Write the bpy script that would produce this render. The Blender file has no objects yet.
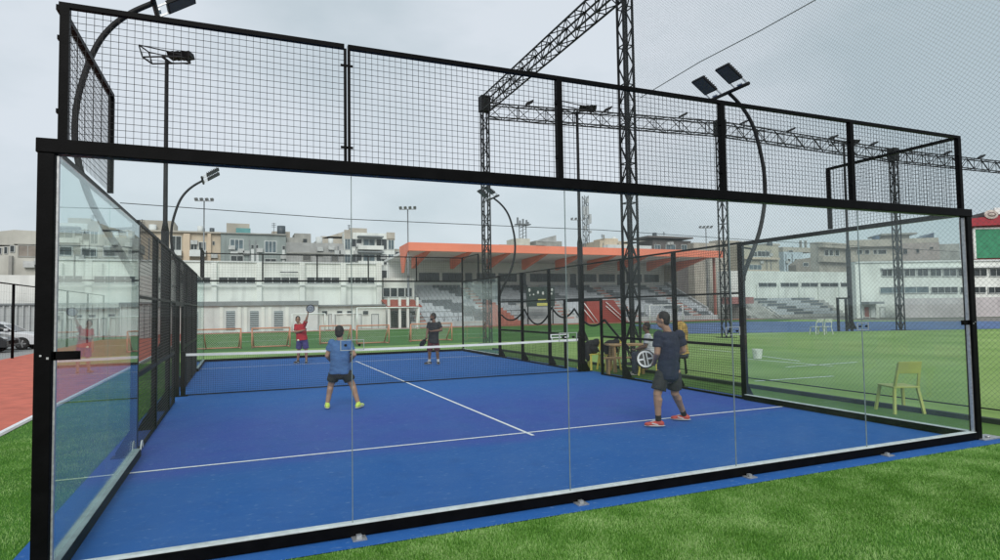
import bpy, bmesh, math, random
import numpy as np
from mathutils import Vector, Matrix, noise
random.seed(7)
rng = np.random.default_rng(5)
C = bpy.context.scene.collection
R = math.radians
V = Vector

# ------------------------------------------------------------------ camera (solved from the court's known size)
CAM = V((1.17, -5.11, 1.80)); YAW, PITCH, ROLL, FPX = 0.40, 0.0455, -0.0152, 618.15
_f = V((math.sin(YAW)*math.cos(PITCH), math.cos(YAW)*math.cos(PITCH), math.sin(PITCH)))
_r = V((math.cos(YAW), -math.sin(YAW), 0)); _u = _r.cross(_f)
_c, _s = math.cos(ROLL), math.sin(ROLL)
_r, _u = _c*_r + _s*_u, -_s*_r + _c*_u
def ray(px, py): return _f + _r*((px-500)/FPX) - _u*((py-280)/FPX)
def gnd(px, py, z=0.0):                      # survey helper: ground point seen at a photo pixel
    d = ray(px, py); return CAM + d*((z-CAM.z)/d.z)
def ony(px, py, Y):                          # point on the upright plane y = Y
    d = ray(px, py); return CAM + d*((Y-CAM.y)/d.y)
def dep(px, py, D): return CAM + ray(px, py)*D
def depth_of(p): return (V(p)-CAM).dot(_f)

# ------------------------------------------------------------------ materials
MATS = {}
def mat(name, col, rough=0.7, var=0.12, scale=6.0, bump=0.0, bscale=60.0, metal=0.0, spec=0.5, col2=None, streak=0.0):
    if 'render' in name or 'concrete' in name or 'plaster' in name or 'wash' in name: streak = .34
    if name in MATS: return MATS[name]
    m = bpy.data.materials.new(name); m.use_nodes = True
    nt = m.node_tree; N = nt.nodes; L = nt.links
    b = N['Principled BSDF']
    b.inputs['Roughness'].default_value = rough; b.inputs['Metallic'].default_value = metal
    b.inputs['Specular IOR Level'].default_value = spec
    tc = N.new('ShaderNodeTexCoord')
    n1 = N.new('ShaderNodeTexNoise'); n1.inputs['Scale'].default_value = scale; n1.inputs['Detail'].default_value = 6
    L.new(tc.outputs['Object'], n1.inputs['Vector'])
    rp = N.new('ShaderNodeMapRange'); rp.inputs['From Min'].default_value = .32; rp.inputs['From Max'].default_value = .68
    L.new(n1.outputs['Fac'], rp.inputs['Value'])
    mx = N.new('ShaderNodeMix'); mx.data_type = 'RGBA'
    a = [max(0, c*(1-var)) for c in col]; c2 = col2 or [min(1, c*(1+var)) for c in col]
    mx.inputs[6].default_value = (*a, 1); mx.inputs[7].default_value = (*c2, 1)
    L.new(rp.outputs[0], mx.inputs[0]); out = mx.outputs[2]
    if streak:                                   # rain streaks and grime
        for sc, st, lo, hi in ((1.0, (1.6, 1.6, .16), .52, .78), (.55, (1, 1, .8), .50, .80)):
            mp = N.new('ShaderNodeMapping'); mp.inputs['Scale'].default_value = st; L.new(tc.outputs['Object'], mp.inputs['Vector'])
            n3 = N.new('ShaderNodeTexNoise'); n3.inputs['Scale'].default_value = sc; n3.inputs['Detail'].default_value = 8; L.new(mp.outputs[0], n3.inputs['Vector'])
            m3 = N.new('ShaderNodeMapRange'); m3.inputs['From Min'].default_value = lo; m3.inputs['From Max'].default_value = hi; m3.inputs['To Max'].default_value = streak
            L.new(n3.outputs['Fac'], m3.inputs['Value'])
            x3 = N.new('ShaderNodeMix'); x3.data_type = 'RGBA'; L.new(m3.outputs[0], x3.inputs[0]); L.new(out, x3.inputs[6])
            x3.inputs[7].default_value = (*[c*.32+.01 for c in col], 1); out = x3.outputs[2]
    L.new(out, b.inputs['Base Color'])
    if bump:
        n2 = N.new('ShaderNodeTexNoise'); n2.inputs['Scale'].default_value = bscale; n2.inputs['Detail'].default_value = 4
        L.new(tc.outputs['Object'], n2.inputs['Vector'])
        bp = N.new('ShaderNodeBump'); bp.inputs['Strength'].default_value = bump; bp.inputs['Distance'].default_value = .01
        L.new(n2.outputs['Fac'], bp.inputs['Height']); L.new(bp.outputs[0], b.inputs['Normal'])
    MATS[name] = m; return m

def glass_mat(name, tint, dust=0.03, rough=0.0, ior=1.45):
    m = bpy.data.materials.new(name); m.use_nodes = True
    nt = m.node_tree; N = nt.nodes; L = nt.links; N.remove(N['Principled BSDF'])
    out = N['Material Output']
    t = N.new('ShaderNodeBsdfTransparent'); t.inputs[0].default_value = (*tint, 1)
    g = N.new('ShaderNodeBsdfGlossy'); g.inputs['Roughness'].default_value = rough; g.inputs[0].default_value = (.9, .97, .96, 1)
    fr = N.new('ShaderNodeFresnel'); ge = N.new('ShaderNodeNewGeometry'); io = N.new('ShaderNodeMapRange')   # same reflectance on the inner face of the pane
    io.inputs['To Min'].default_value = ior; io.inputs['To Max'].default_value = 1/ior
    L.new(ge.outputs['Backfacing'], io.inputs['Value']); L.new(io.outputs[0], fr.inputs[0])
    mx = N.new('ShaderNodeMixShader'); L.new(fr.outputs[0], mx.inputs[0]); L.new(t.outputs[0], mx.inputs[1]); L.new(g.outputs[0], mx.inputs[2])
    d = N.new('ShaderNodeBsdfDiffuse'); d.inputs[0].default_value = (.75, .8, .8, 1)
    tc = N.new('ShaderNodeTexCoord'); ns = N.new('ShaderNodeTexNoise'); ns.inputs['Scale'].default_value = 1.7; ns.inputs['Detail'].default_value = 8
    L.new(tc.outputs['Object'], ns.inputs['Vector'])
    mr = N.new('ShaderNodeMapRange'); mr.inputs['From Min'].default_value = .35; mr.inputs['From Max'].default_value = .75
    mr.inputs['To Min'].default_value = dust*.35; mr.inputs['To Max'].default_value = dust*1.5
    L.new(ns.outputs['Fac'], mr.inputs['Value'])
    m2 = N.new('ShaderNodeMixShader'); L.new(mr.outputs[0], m2.inputs[0]); L.new(mx.outputs[0], m2.inputs[1]); L.new(d.outputs[0], m2.inputs[2])
    L.new(m2.outputs[0], out.inputs['Surface'])
    MATS[name] = m; return m

BLACK = mat('black powder coated steel', (.0035, .0035, .004), .45, .3, 9, .1, 90, spec=.06)
BLACK2 = mat('black galvanised wire', (.009, .009, .010), .5, .2, 20, spec=.2)
DARKST = mat('dark weathered steel', (.012, .0125, .014), .55, .3, 5, spec=.2)
GREYST = mat('grey galvanised steel', (.22, .23, .24), .45, .2, 8, metal=.6)
SILVER = mat('bright zinc fitting', (.48, .49, .50), .45, .2, 30, metal=.7)
CHANNEL = mat('pale glazing channel', (.56, .60, .60), .55, .15, 14)
SEAL = mat('grey pane edge', (.22, .27, .27), .4, .2, 9)
GLASS = glass_mat('clear tempered glass', (.972, .987, .982), .009, ior=1.24)
GLASS_S = glass_mat('green tinted tempered glass', (.92, .96, .95), .030, ior=1.34)
WHITEP = mat('white paint', (.78, .78, .76), .6, .06, 5)
LINE = mat('worn white line', (.78, .80, .82), .8, .14, 18)

# ------------------------------------------------------------------ mesh builder
class MB:
    def __init__(s): s.v = []; s.f = []; s.mi = []; s.m = 0; s.smooth = []
    def mat(s, i): s.m = i; return s
    def add(s, vs, fs, sm=False):
        o = len(s.v); s.v += [tuple(x) for x in vs]
        for f in fs: s.f.append([i+o for i in f]); s.mi.append(s.m); s.smooth.append(sm)
        return s
    def box(s, a, b):
        x0, y0, z0 = (min(a[i], b[i]) for i in range(3)); x1, y1, z1 = (max(a[i], b[i]) for i in range(3))
        return s.add([(x0,y0,z0),(x1,y0,z0),(x1,y1,z0),(x0,y1,z0),(x0,y0,z1),(x1,y0,z1),(x1,y1,z1),(x0,y1,z1)],
              [(3,2,1,0),(4,5,6,7),(0,1,5,4),(1,2,6,5),(2,3,7,6),(3,0,4,7)])
    def obox(s, c, ax, ay, az):                # oriented box: centre and half axes
        c, ax, ay, az = V(c), V(ax), V(ay), V(az)
        return s.add([c+i*ax+j*ay+k*az for k in (-1, 1) for j, i in ((-1,-1),(-1,1),(1,1),(1,-1))],
              [(3,2,1,0),(4,5,6,7),(0,1,5,4),(1,2,6,5),(2,3,7,6),(3,0,4,7)])
    def bar(s, p, q, w, h=None, up=(0,0,1)):   # square bar from p to q
        p, q = V(p), V(q); d = (q-p); l = d.length
        if l < 1e-6: return s
        d /= l; up = V(up)
        if abs(d.dot(up)) > .98: up = V((0,1,0)) if abs(d.y) < .9 else V((1,0,0))
        x = d.cross(up).normalized(); y = x.cross(d).normalized(); h = w if h is None else h
        return s.obox((p+q)/2, x*w/2, y*h/2, d*l/2)
    def tube(s, pts, r, n=8, cap=True, sm=True):
        pts = [V(p) for p in pts]; rs = r if isinstance(r, (list, tuple)) else [r]*len(pts)
        o = []; prev = None
        for i, p in enumerate(pts):
            d = (pts[min(i+1, len(pts)-1)] - pts[max(i-1, 0)]).normalized()
            if prev is None:
                a = V((0,0,1)) if abs(d.z) < .9 else V((1,0,0)); x = d.cross(a).normalized()
            else: x = (prev - d*prev.dot(d)).normalized()
            prev = x; y = d.cross(x)
            for k in range(n):
                t = 2*math.pi*k/n; o.append(p + (x*math.cos(t)+y*math.sin(t))*rs[i])
        fs = []
        for i in range(len(pts)-1):
            for k in range(n):
                k2 = (k+1) % n; fs.append((i*n+k, i*n+k2, (i+1)*n+k2, (i+1)*n+k))
        s.add(o, fs, sm)
        if cap:
            b = len(s.v)-len(o)
            s.f.append([b+k for k in range(n)][::-1]); s.mi.append(s.m); s.smooth.append(False)
            s.f.append([b+(len(pts)-1)*n+k for k in range(n)]); s.mi.append(s.m); s.smooth.append(False)
        return s
    def ell(s, c, ax, ay, az, n=14, m=9):       # ellipsoid with half axes as vectors
        c, ax, ay, az = V(c), V(ax), V(ay), V(az); vs = [c-az]; fs = []
        for j in range(1, m):
            t = math.pi*j/m
            for k in range(n):
                p = 2*math.pi*k/n
                vs.append(c + ax*math.sin(t)*math.cos(p) + ay*math.sin(t)*math.sin(p) - az*math.cos(t))
        vs.append(c+az); T = len(vs)-1
        for k in range(n):
            k2 = (k+1) % n; fs.append((0, 1+k2, 1+k)); fs.append((T, 1+(m-2)*n+k, 1+(m-2)*n+k2))
            for j in range(m-2): fs.append((1+j*n+k, 1+j*n+k2, 1+(j+1)*n+k2, 1+(j+1)*n+k))
        return s.add(vs, fs, True)
    def cap(s, p, q, r0, r1, n=12):             # tapered capsule
        p, q = V(p), V(q); d = q-p; l = d.length
        d = d/l if l > 1e-6 else V((0,0,1))
        pts = []; rs = []
        for a in (-80, -50, -20): pts.append(p + d*r0*math.sin(R(a))); rs.append(r0*math.cos(R(a)))
        pts.append(p + d*l*.5) ; rs.append((r0+r1)/2)
        for a in (20, 50, 80): pts.append(q + d*r1*math.sin(R(a))); rs.append(r1*math.cos(R(a)))
        return s.tube(pts, rs, n)
    def prism(s, poly, d):                      # poly: list of 3-D points, d: extrusion vector
        n = len(poly); a = [V(p) for p in poly]; b = [p+V(d) for p in a]
        return s.add(a+b, [list(range(n))[::-1], list(range(n, 2*n))] + [(i, (i+1) % n, n+(i+1) % n, n+i) for i in range(n)])
    def build(s, name, mats, parent=None, world=True, bevel=0):
        if not isinstance(mats, (list, tuple)): mats = [mats]
        off = V((0,0,0))
        p = parent
        if world and p is not None:
            while p is not None: off += p.location; p = p.parent
        me = bpy.data.meshes.new(name)
        me.from_pydata([(x[0]-off.x, x[1]-off.y, x[2]-off.z) for x in s.v], [], s.f)
        for m in mats: me.materials.append(m)
        me.polygons.foreach_set('material_index', s.mi); me.polygons.foreach_set('use_smooth', s.smooth)
        bm = bmesh.new(); bm.from_mesh(me); bmesh.ops.recalc_face_normals(bm, faces=bm.faces); bm.to_mesh(me); bm.free()
        me.update()
        o = bpy.data.objects.new(name, me); C.objects.link(o)
        if parent is not None: o.parent = parent
        if bevel:
            bv = o.modifiers.new('bevel', 'BEVEL'); bv.width = bevel; bv.segments = 2; bv.limit_method = 'ANGLE'
        return o

def tag(o, label=None, cat=None, group=None, kind=None):
    if label: o['label'] = label
    if cat: o['category'] = cat
    if group: o['group'] = group
    if kind: o['kind'] = kind
    return o
def thing(name, label, cat, loc=(0,0,0), group=None):
    o = bpy.data.objects.new(name, None); C.objects.link(o); o.location = loc; o.empty_display_size = .2
    return tag(o, label, cat, group)
def copy_tree(o, parent=None):
    c = o.copy(); C.objects.link(c)
    if parent is not None: c.parent = parent
    for ch in list(o.children): copy_tree(ch, c)
    return c
def top_mesh(o):                                # put the origin of a one-mesh thing at its foot
    vs = o.data.vertices; n = len(vs)
    a = np.empty(n*3); vs.foreach_get('co', a); a = a.reshape(-1, 3)
    c = V(((a[:,0].min()+a[:,0].max())/2, (a[:,1].min()+a[:,1].max())/2, a[:,2].min()))
    o.data.transform(Matrix.Translation(-c)); o.location = c
    return o
def sheet(name, poly, z, m, structure=True):
    o = MB().add([(x, y, z) for x, y in poly], [list(range(len(poly)))]).build(name, m)
    if structure: o['kind'] = 'structure'
    return o

# ================================================================== SETTING: ground sheets
def turf_mat(name, c1, c2, scale=1.2, bump=.6, stripe=None):
    m = bpy.data.materials.new(name); m.use_nodes = True
    nt = m.node_tree; N = nt.nodes; L = nt.links; b = N['Principled BSDF']
    b.inputs['Roughness'].default_value = .85; b.inputs['Specular IOR Level'].default_value = .2
    tc = N.new('ShaderNodeTexCoord')
    def ns(sc, det=6):
        n = N.new('ShaderNodeTexNoise'); n.inputs['Scale'].default_value = sc; n.inputs['Detail'].default_value = det
        L.new(tc.outputs['Object'], n.inputs['Vector']); return n
    a, d = ns(scale), ns(90, 3)
    ad = N.new('ShaderNodeMath'); ad.operation = 'MULTIPLY_ADD'; ad.inputs[1].default_value = .55
    L.new(d.outputs['Fac'], ad.inputs[0]); L.new(a.outputs['Fac'], ad.inputs[2])
    mr = N.new('ShaderNodeMapRange'); mr.inputs['From Min'].default_value = .55; mr.inputs['From Max'].default_value = 1.0
    L.new(ad.outputs[0], mr.inputs['Value'])
    mx = N.new('ShaderNodeMix'); mx.data_type = 'RGBA'; mx.inputs[6].default_value = (*c1, 1); mx.inputs[7].default_value = (*c2, 1)
    L.new(mr.outputs[0], mx.inputs[0]); L.new(mx.outputs[2], b.inputs['Base Color'])
    bp = N.new('ShaderNodeBump'); bp.inputs['Strength'].default_value = bump; bp.inputs['Distance'].default_value = .02
    L.new(d.outputs['Fac'], bp.inputs['Height']); L.new(bp.outputs[0], b.inputs['Normal'])
    return m
TURF = turf_mat('football turf', (.195, .325, .080), (.32, .46, .15), .35)
TURF_FAR = turf_mat('far pitch turf', (.045, .13, .028), (.09, .22, .05), .25)
TURF_DARK = turf_mat('darker verge turf', (.07, .15, .03), (.13, .24, .06), .8)  # verge strip, a darker green than the pitch
LAWN = turf_mat('lawn turf base', (.035, .12, .010), (.07, .20, .022), 1.6)
EARTH = mat('far ground', (.20, .19, .17), .9, .2, .05)
TRACK = mat('red running track', (.58, .145, .095), .85, .16, 2.5, .35, 160)
TRACKF = mat('far running track', (.44, .15, .10), .85, .16, 2.5)
CONC = mat('pale concrete', (.42, .42, .40), .85, .14, 1.3, .2, 30)

sheet('ground', [(-400,-300),(500,-300),(500,600),(-400,600)], -.016, EARTH)
sheet('pitch', [(10.34,-6),(60,-6),(60,50),(-2.0,50),(-2.0,20.4),(10.34,20.4)], -.008, TURF)
sheet('field', [(-2.0,26),(17,26),(26,28),(60,47),(60,54.4),(-2.0,54.4)], -.004, TURF_FAR)
sheet('lawn', [(-2.1,-12),(16,-12),(16,-.27),(-.36,-.27),(-.36,20.5),(-2.1,20.5)], -.006, LAWN)
sheet('running_track', [(-7.8,-14),(-2.18,-14),(-2.18,60),(-7.8,60)], -.003, TRACK)
sheet('track', [(-2.1,52.0),(60,51.0),(60,54.6),(-2.1,54.6)], .002, TRACKF)
sheet('track_line', [(-2.26,-14),(-2.18,-14),(-2.18,60),(-2.26,60)], .001, LINE)
sheet('track_kerb', [(-2.18,-14),(-2.1,-14),(-2.1,50),(-2.18,50)], .004, CONC)
sheet('pavement', [(-30,18),(-7.8,18),(-7.8,56),(-30,56)], -.002, mat('grey pavement', (.30,.30,.29), .85, .12, .8))
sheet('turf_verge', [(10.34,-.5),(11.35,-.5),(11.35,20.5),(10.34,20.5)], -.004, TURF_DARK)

# --- blue court
def court_mat():
    m = bpy.data.materials.new('blue court carpet'); m.use_nodes = True
    nt = m.node_tree; N = nt.nodes; L = nt.links; b = N['Principled BSDF']
    b.inputs['Roughness'].default_value = .85; b.inputs['Specular IOR Level'].default_value = .25
    tc = N.new('ShaderNodeTexCoord')
    def ns(sc, det=6, st=(1,1,1)):
        mp = N.new('ShaderNodeMapping'); mp.inputs['Scale'].default_value = st; L.new(tc.outputs['Object'], mp.inputs['Vector'])
        n = N.new('ShaderNodeTexNoise'); n.inputs['Scale'].default_value = sc; n.inputs['Detail'].default_value = det
        L.new(mp.outputs[0], n.inputs['Vector']); return n
    def mixc(f, a, bb):
        x = N.new('ShaderNodeMix'); x.data_type = 'RGBA'
        if f is not None: L.new(f, x.inputs[0])
        for i, c in ((6, a), (7, bb)):
            if isinstance(c, tuple): x.inputs[i].default_value = (*c, 1)
            else: L.new(c, x.inputs[i])
        return x.outputs[2]
    def mr(v, a, b_, c=0., d=1.):
        x = N.new('ShaderNodeMapRange'); L.new(v, x.inputs['Value'])
        for k, q in zip(('From Min','From Max','To Min','To Max'), (a, b_, c, d)): x.inputs[k].default_value = q
        return x.outputs[0]
    sx = N.new('ShaderNodeSeparateXYZ'); L.new(tc.outputs['Object'], sx.inputs[0])
    wob = ns(.5)
    ad = N.new('ShaderNodeMath'); ad.operation = 'MULTIPLY_ADD'; ad.inputs[1].default_value = 1.2
    L.new(wob.outputs['Fac'], ad.inputs[0]); L.new(sx.outputs['Y'], ad.inputs[2])
    zone = mr(ad.outputs[0], 3.05, 3.5)                      # play-worn service box against the back strip
    base = mixc(zone, (.017, .118, .40), (.050, .090, .40))
    zone2 = mr(ad.outputs[0], 6.0, 9.0)
    base = mixc(zone2, base, (.023, .130, .43))
    blot = ns(1.3, 7, (1, 1, 1))
    base = mixc(mr(blot.outputs['Fac'], .40, .72, 0, .42), base, (.045, .155, .42))
    strk = ns(9, 8, (.35, 1.0, 1))                              # sand drifts
    base = mixc(mr(strk.outputs['Fac'], .52, .78, 0, .20), base, (.11, .22, .45))
    scr = ns(21, 7, (.55, 1.0, 1))                              # fine pale scuffs
    base = mixc(mr(scr.outputs['Fac'], .60, .74, 0, .60), base, (.20, .33, .54))
    gr = ns(48, 2)
    base = mixc(mr(gr.outputs['Fac'], .40, .68, 0, .30), base, (.035, .13, .40))
    dk = ns(3.3, 6)
    base = mixc(mr(dk.outputs['Fac'], .55, .8, 0, .45), base, (.014, .075, .27))
    fib = ns(160, 3)
    base = mixc(mr(fib.outputs['Fac'], .35, .7, 0, .45), base, (.009, .070, .25))
    L.new(base, b.inputs['Base Color'])
    bp = N.new('ShaderNodeBump'); bp.inputs['Strength'].default_value = .5; bp.inputs['Distance'].default_value = .008
    L.new(fib.outputs['Fac'], bp.inputs['Height']); L.new(bp.outputs[0], b.inputs['Normal'])
    return m
sheet('court_surface', [(-.36,-.27),(10.34,-.27),(10.34,20.5),(-.36,20.5)], 0, court_mat())
g = MB(); zl = .004
def flat(mb, x0, y0, x1, y1, z): mb.add([(x0,y0,z),(x1,y0,z),(x1,y1,z),(x0,y1,z)], [(0,1,2,3)])
flat(g, .03, 3.025, 9.97, 3.075, zl); flat(g, .03, 16.925, 9.97, 16.975, zl)
flat(g, 4.975, 2.83, 5.025, 3.024, zl); flat(g, 4.975, 3.076, 5.025, 16.924, zl); flat(g, 4.975, 16.976, 5.025, 17.17, zl)
g.build('court_lines', LINE)['kind'] = 'structure'
sheet('blue_court', [(27,26.5),(44,19.6),(62,13),(62,28),(50,45),(36,45)], .006, mat('far blue court', (.085,.155,.32), .85, .2, .4))
# white lines on the right-hand pitch
g = MB()
def seg(mb, a, b, w=.09, z=0.0):
    a, b = V(a), V(b); d = (b-a).normalized(); n = V((-d.y, d.x, 0))*w/2
    mb.add([(p.x, p.y, z) for p in (a-n, b-n, b+n, a+n)], [(0,1,2,3)])
for a, b in (((748,359),(833,366)), ((762,356),(800,361)), ((786,367),(857,362)), ((700,349),(735,352)), ((755,381),(833,376))):
    seg(g, gnd(*a), gnd(*b))
for y in (36.0, 44.0): seg(g, (0, y, 0), (24, y+1, 0), .12, .001)
g.build('pitch_lines', mat('faded pitch line', (.74,.80,.74), .85, .12, 5))['kind'] = 'structure'

a_, b_ = gnd(982,560), gnd(1003,556); d_ = (b_-a_).normalized(); n_ = V((d_.y,-d_.x,0))*.1
0 and sheet('lawn_line', [tuple(p.xy) for p in (a_-d_*3+n_, b_+d_*4+n_, b_+d_*4, a_-d_*3)], .022, LINE)
# --- grass blades close to the camera
def blades(polys, name, h0=.010, h1=.023, w=.0028):
    P = []
    for (x0, y0, x1, y1, n) in polys:
        q = rng.random((n, 2)); P.append(np.c_[x0+q[:,0]*(x1-x0), y0+q[:,1]*(y1-y0)])
    P = np.concatenate(P)
    k = (np.sin(P[:,0]*3.1+1.7*np.sin(P[:,1]*2.3))*np.cos(P[:,1]*4.1+P[:,0])+1)*.5
    n = len(P); an = rng.random(n)*6.283; h = (h0+(h1-h0)*rng.random(n))*(.85+.22*k)
    lean_a = 2.2 + 2.4*np.sin(P[:,0]*1.3+P[:,1]*.9) + rng.normal(0, 1.7, n); lean = (.35+.6*rng.random(n))*h
    wx, wy = np.cos(an)*w/2, np.sin(an)*w/2
    lx, ly = np.cos(lean_a)*lean, np.sin(lean_a)*lean
    z0 = np.full(n, -.006)
    a = np.c_[P[:,0]-wx, P[:,1]-wy, z0]; b = np.c_[P[:,0]+wx, P[:,1]+wy, z0]
    c = np.c_[P[:,0]+wx*.8+lx*.4, P[:,1]+wy*.8+ly*.4, h*.6]; d = np.c_[P[:,0]-wx*.8+lx*.4, P[:,1]-wy*.8+ly*.4, h*.6]
    e = np.c_[P[:,0]+lx, P[:,1]+ly, h]
    vs = np.stack([a,b,c,d,e], 1).reshape(-1, 3)
    me = bpy.data.meshes.new(name); me.vertices.add(5*n); me.vertices.foreach_set('co', vs.ravel())
    i = np.arange(n)*5
    lp = np.stack([i,i+1,i+2,i+3, i+3,i+2,i+4], 1).ravel()
    me.loops.add(7*n); me.loops.foreach_set('vertex_index', lp)
    ls = np.stack([np.arange(n)*7, np.arange(n)*7+4], 1).ravel(); lt = np.tile([4,3], n)
    me.polygons.add(2*n); me.polygons.foreach_set('loop_start', ls); me.polygons.foreach_set('loop_total', lt)
    me.update(calc_edges=True); me.validate()
    m = bpy.data.materials.new('turf fibre'); m.use_nodes = True
    nt = m.node_tree; N = nt.nodes; L = nt.links; bs = N['Principled BSDF']
    bs.inputs['Roughness'].default_value = .5; bs.inputs['Specular IOR Level'].default_value = .35
    ge = N.new('ShaderNodeNewGeometry'); cr = N.new('ShaderNodeValToRGB')
    el = cr.color_ramp.elements; el[0].color = (.055,.165,.014,1); el[1].color = (.42,.60,.23,1)
    e2 = cr.color_ramp.elements.new(.5); e2.color = (.145,.345,.042,1)
    tc = N.new('ShaderNodeTexCoord'); nz = N.new('ShaderNodeTexNoise'); nz.inputs['Scale'].default_value = 2.2; nz.inputs['Detail'].default_value = 5
    L.new(tc.outputs['Object'], nz.inputs['Vector'])
    ma = N.new('ShaderNodeMath'); ma.operation = 'MULTIPLY_ADD'; ma.inputs[1].default_value = .75
    ms = N.new('ShaderNodeMath'); ms.operation = 'MULTIPLY_ADD'; ms.inputs[1].default_value = 1.5; ms.inputs[2].default_value = -.62
    L.new(nz.outputs['Fac'], ms.inputs[0]); L.new(ge.outputs['Random Per Island'], ma.inputs[0]); L.new(ms.outputs[0], ma.inputs[2])
    L.new(ma.outputs[0], cr.inputs[0]); L.new(cr.outputs[0], bs.inputs['Base Color'])
    me.materials.append(m)
    o = bpy.data.objects.new(name, me); C.objects.link(o)
    return tag(o, 'short bright green artificial grass fringing the blue court', 'grass', kind='stuff')
blades([(.6,-1.7,9.5,-.30,240000),(2.5,-3.2,9.5,-1.7,100000),(9.5,-1.5,13.5,-.30,34000),(-2.08,.1,-.37,6,52000),(-2.08,6,-.37,14,18000)], 'grass')

# ================================================================== COURT WALLS
def wires(mb, o, u, v, lu, lv, su, sv, t=.0031, tu=None):
    """welded wire panel: origin, unit vectors, lengths, spacings"""
    o, u, v = V(o), V(u), V(v); n = u.cross(v).normalized()
    k = int(round(lu/su))
    for i in range(1, k): mb.bar(o+u*(lu*i/k), o+u*(lu*i/k)+v*lv, tu or t, tu or t, n)
    k = int(round(lv/sv))
    for i in range(1, k): mb.bar(o+v*(lv*i/k)+n*t, o+v*(lv*i/k)+u*lu+n*t, t, t, n)
X3 = 3.0
def near_wall():
    r = thing('glass_wall', 'near end wall of five frameless glass panes in a thick black frame with a wire mesh strip above', 'glass wall', (5,0,0))
    for x in (-.10, 10.0):
        m = MB(); m.box((x,-.05,0),(x+.10,.05,2.91)); m.build('corner_post', BLACK, r, bevel=.006)
    m = MB(); m.box((-.11,-.055,2.912),(10.11,.055,3.012)); m.build('top_beam', BLACK, r, bevel=.006)
    b = MB(); b.box((.001,-.05,.006),(9.999,.05,.098)); br = b.build('base_rail', BLACK, r, bevel=.004)
    b = MB(); b.box((.02,-.046,.0985),(9.98,.046,.104)); b.build('glazing_channel', CHANNEL, br)
    for i in range(5):
        x0 = .03 + i*1.99; m = MB(); m.box((x0,-.006,.1045),(x0+1.982,.006,2.911)); m.build('glass_panel', GLASS, r)
    for x in (2.016, 4.006, 5.996, 7.986):
        MB().box((x-.0025,-.0058,.105),(x+.0025,.0058,2.899)).build('pane_joint', SEAL, r)
    for x in (.012, 9.992): MB().box((x-.006,-.02,.105),(x+.006,.02,2.899)).build('edge_strip', SILVER, r)
    for x in (2.018, 4.008, 5.998, 7.988):
        m = MB()
        for dx0, dx1, dz0, dz1 in ((-.095,.095,.038,.043),(-.095,.095,-.043,-.038),(-.095,-.09,-.038,.038),(.09,.095,-.038,.038)):
            m.box((x+dx0,-.018,1.52+dz0),(x+dx1,-.0065,1.52+dz1))
        cp = m.build('joining_plate', mat('clear plate edge', (.34,.37,.37), .5, .1, 9), r)
        for dx in (-.055, .055):
            m = MB(); m.tube([(x+dx,-.026,1.52),(x+dx,-.0065,1.52)], .011, 10, sm=False); m.build('bolt', DARKST, cp)
    for x, s in ((0, 1), (10, -1)):
        m = MB(); m.box((x, -.02, 1.49),(x+s*.16, -.0066, 1.55)); m.tube([(x+s*.13,-.03,1.52),(x+s*.13,-.018,1.52)], .02, 10)
        q = m.build('corner_clamp', BLACK, r)
        m = MB(); m.box((x-s*.02-.007,-.056,1.50),(x-s*.02+.007,-.051,1.515)); m.box((x-s*.06-.006,-.056,1.52),(x-s*.06+.006,-.051,1.532)); m.build('bolt', SILVER, q)
    # wire mesh strip
    xs = [.0, 1.98, 3.96, 5.94, 7.92, 10.0]
    for i, x in enumerate(xs):
        if i == 1:
            for dx in (-.019, .012): MB().box((x+dx,-.02,3.0125),(x+dx+.019,.02,3.9555)).build('mesh_post', BLACK, r)
            m = MB(); [m.box((x-.05,-.026,z),(x+.05,-.021,z+.02)) for z in (3.12, 3.80)]; m.build('post_clip', BLACK, r)
            continue
        w = .036 if 0 < i < 5 else .037
        xx = x+w if i == 0 else (x-w if i == 5 else x)
        m = MB(); w *= .78; m.box((xx-w,-.028,3.0125),(xx+w,.028,3.955)); p = m.build('mesh_post', BLACK, r)
        m = MB()
        for z in (3.20, 3.72): m.box((xx-w-.012,-.03,z),(xx-w-.0005,.01,z+.03))
        m.build('post_clip', BLACK, p)
    m = MB(); m.box((0,-.022,3.956),(1.962,.022,3.992)); m.box((1.992,-.022,3.956),(10,.022,3.992)); m.build('mesh_rail', BLACK, r)
    for i in range(5):
        m = MB(); wires(m, (xs[i]+.01,0,3.02), (1,0,0), (0,0,1), xs[i+1]-xs[i]-.02, .94, .0505, .0505); m.build('wire_mesh', BLACK2, r)
    for x in (2.05, 4.06, 6.08, 8.2):
        m = MB(); m.box((x-.055,-.15,.001),(x+.055,-.051,.012)); m.box((x-.02,-.11,.0125),(x+.02,-.075,.035)); m.build('anchor_plate', SILVER, r)
    m = MB(); m.box((10.02,-.12,.001),(10.42,.10,.014)); m.tube([(10.22,-.04,.014),(10.22,-.04,.035)], .03, 8); m.build('anchor_plate', SILVER, r)
near_wall()

def far_wall():
    r = thing('glass_wall', 'far end glass wall with thin black frame and wire mesh strip, behind the two distant players', 'glass wall', (5,20,0))
    for x in (-.05, 10.0): MB().box((x,19.96,0),(x+.05,20.04,4)).build('corner_post', BLACK, r)
    MB().box((0.001,19.97,2.94),(9.999,20.03,3.0)).build('top_beam', BLACK, r)
    MB().box((0.001,19.97,.006),(9.999,20.03,.09)).build('base_rail', BLACK, r)
    for i in range(5): MB().box((.02+i*1.992,19.994,.091),(.02+i*1.992+1.985,20.006,2.939)).build('glass_panel', GLASS, r)
    for x in (2,4,6,8): MB().box((x-.025,19.98,3.001),(x+.025,20.02,3.96)).build('mesh_post', BLACK, r)
    MB().box((0.001,19.98,3.961),(9.999,20.02,4.0)).build('mesh_rail', BLACK, r)
    for i in range(5):
        m = MB(); wires(m, (2*i,20,3.0), (1,0,0), (0,0,1), 2, .96, .1, .1, .003); m.build('wire_mesh', BLACK2, r)
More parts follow.
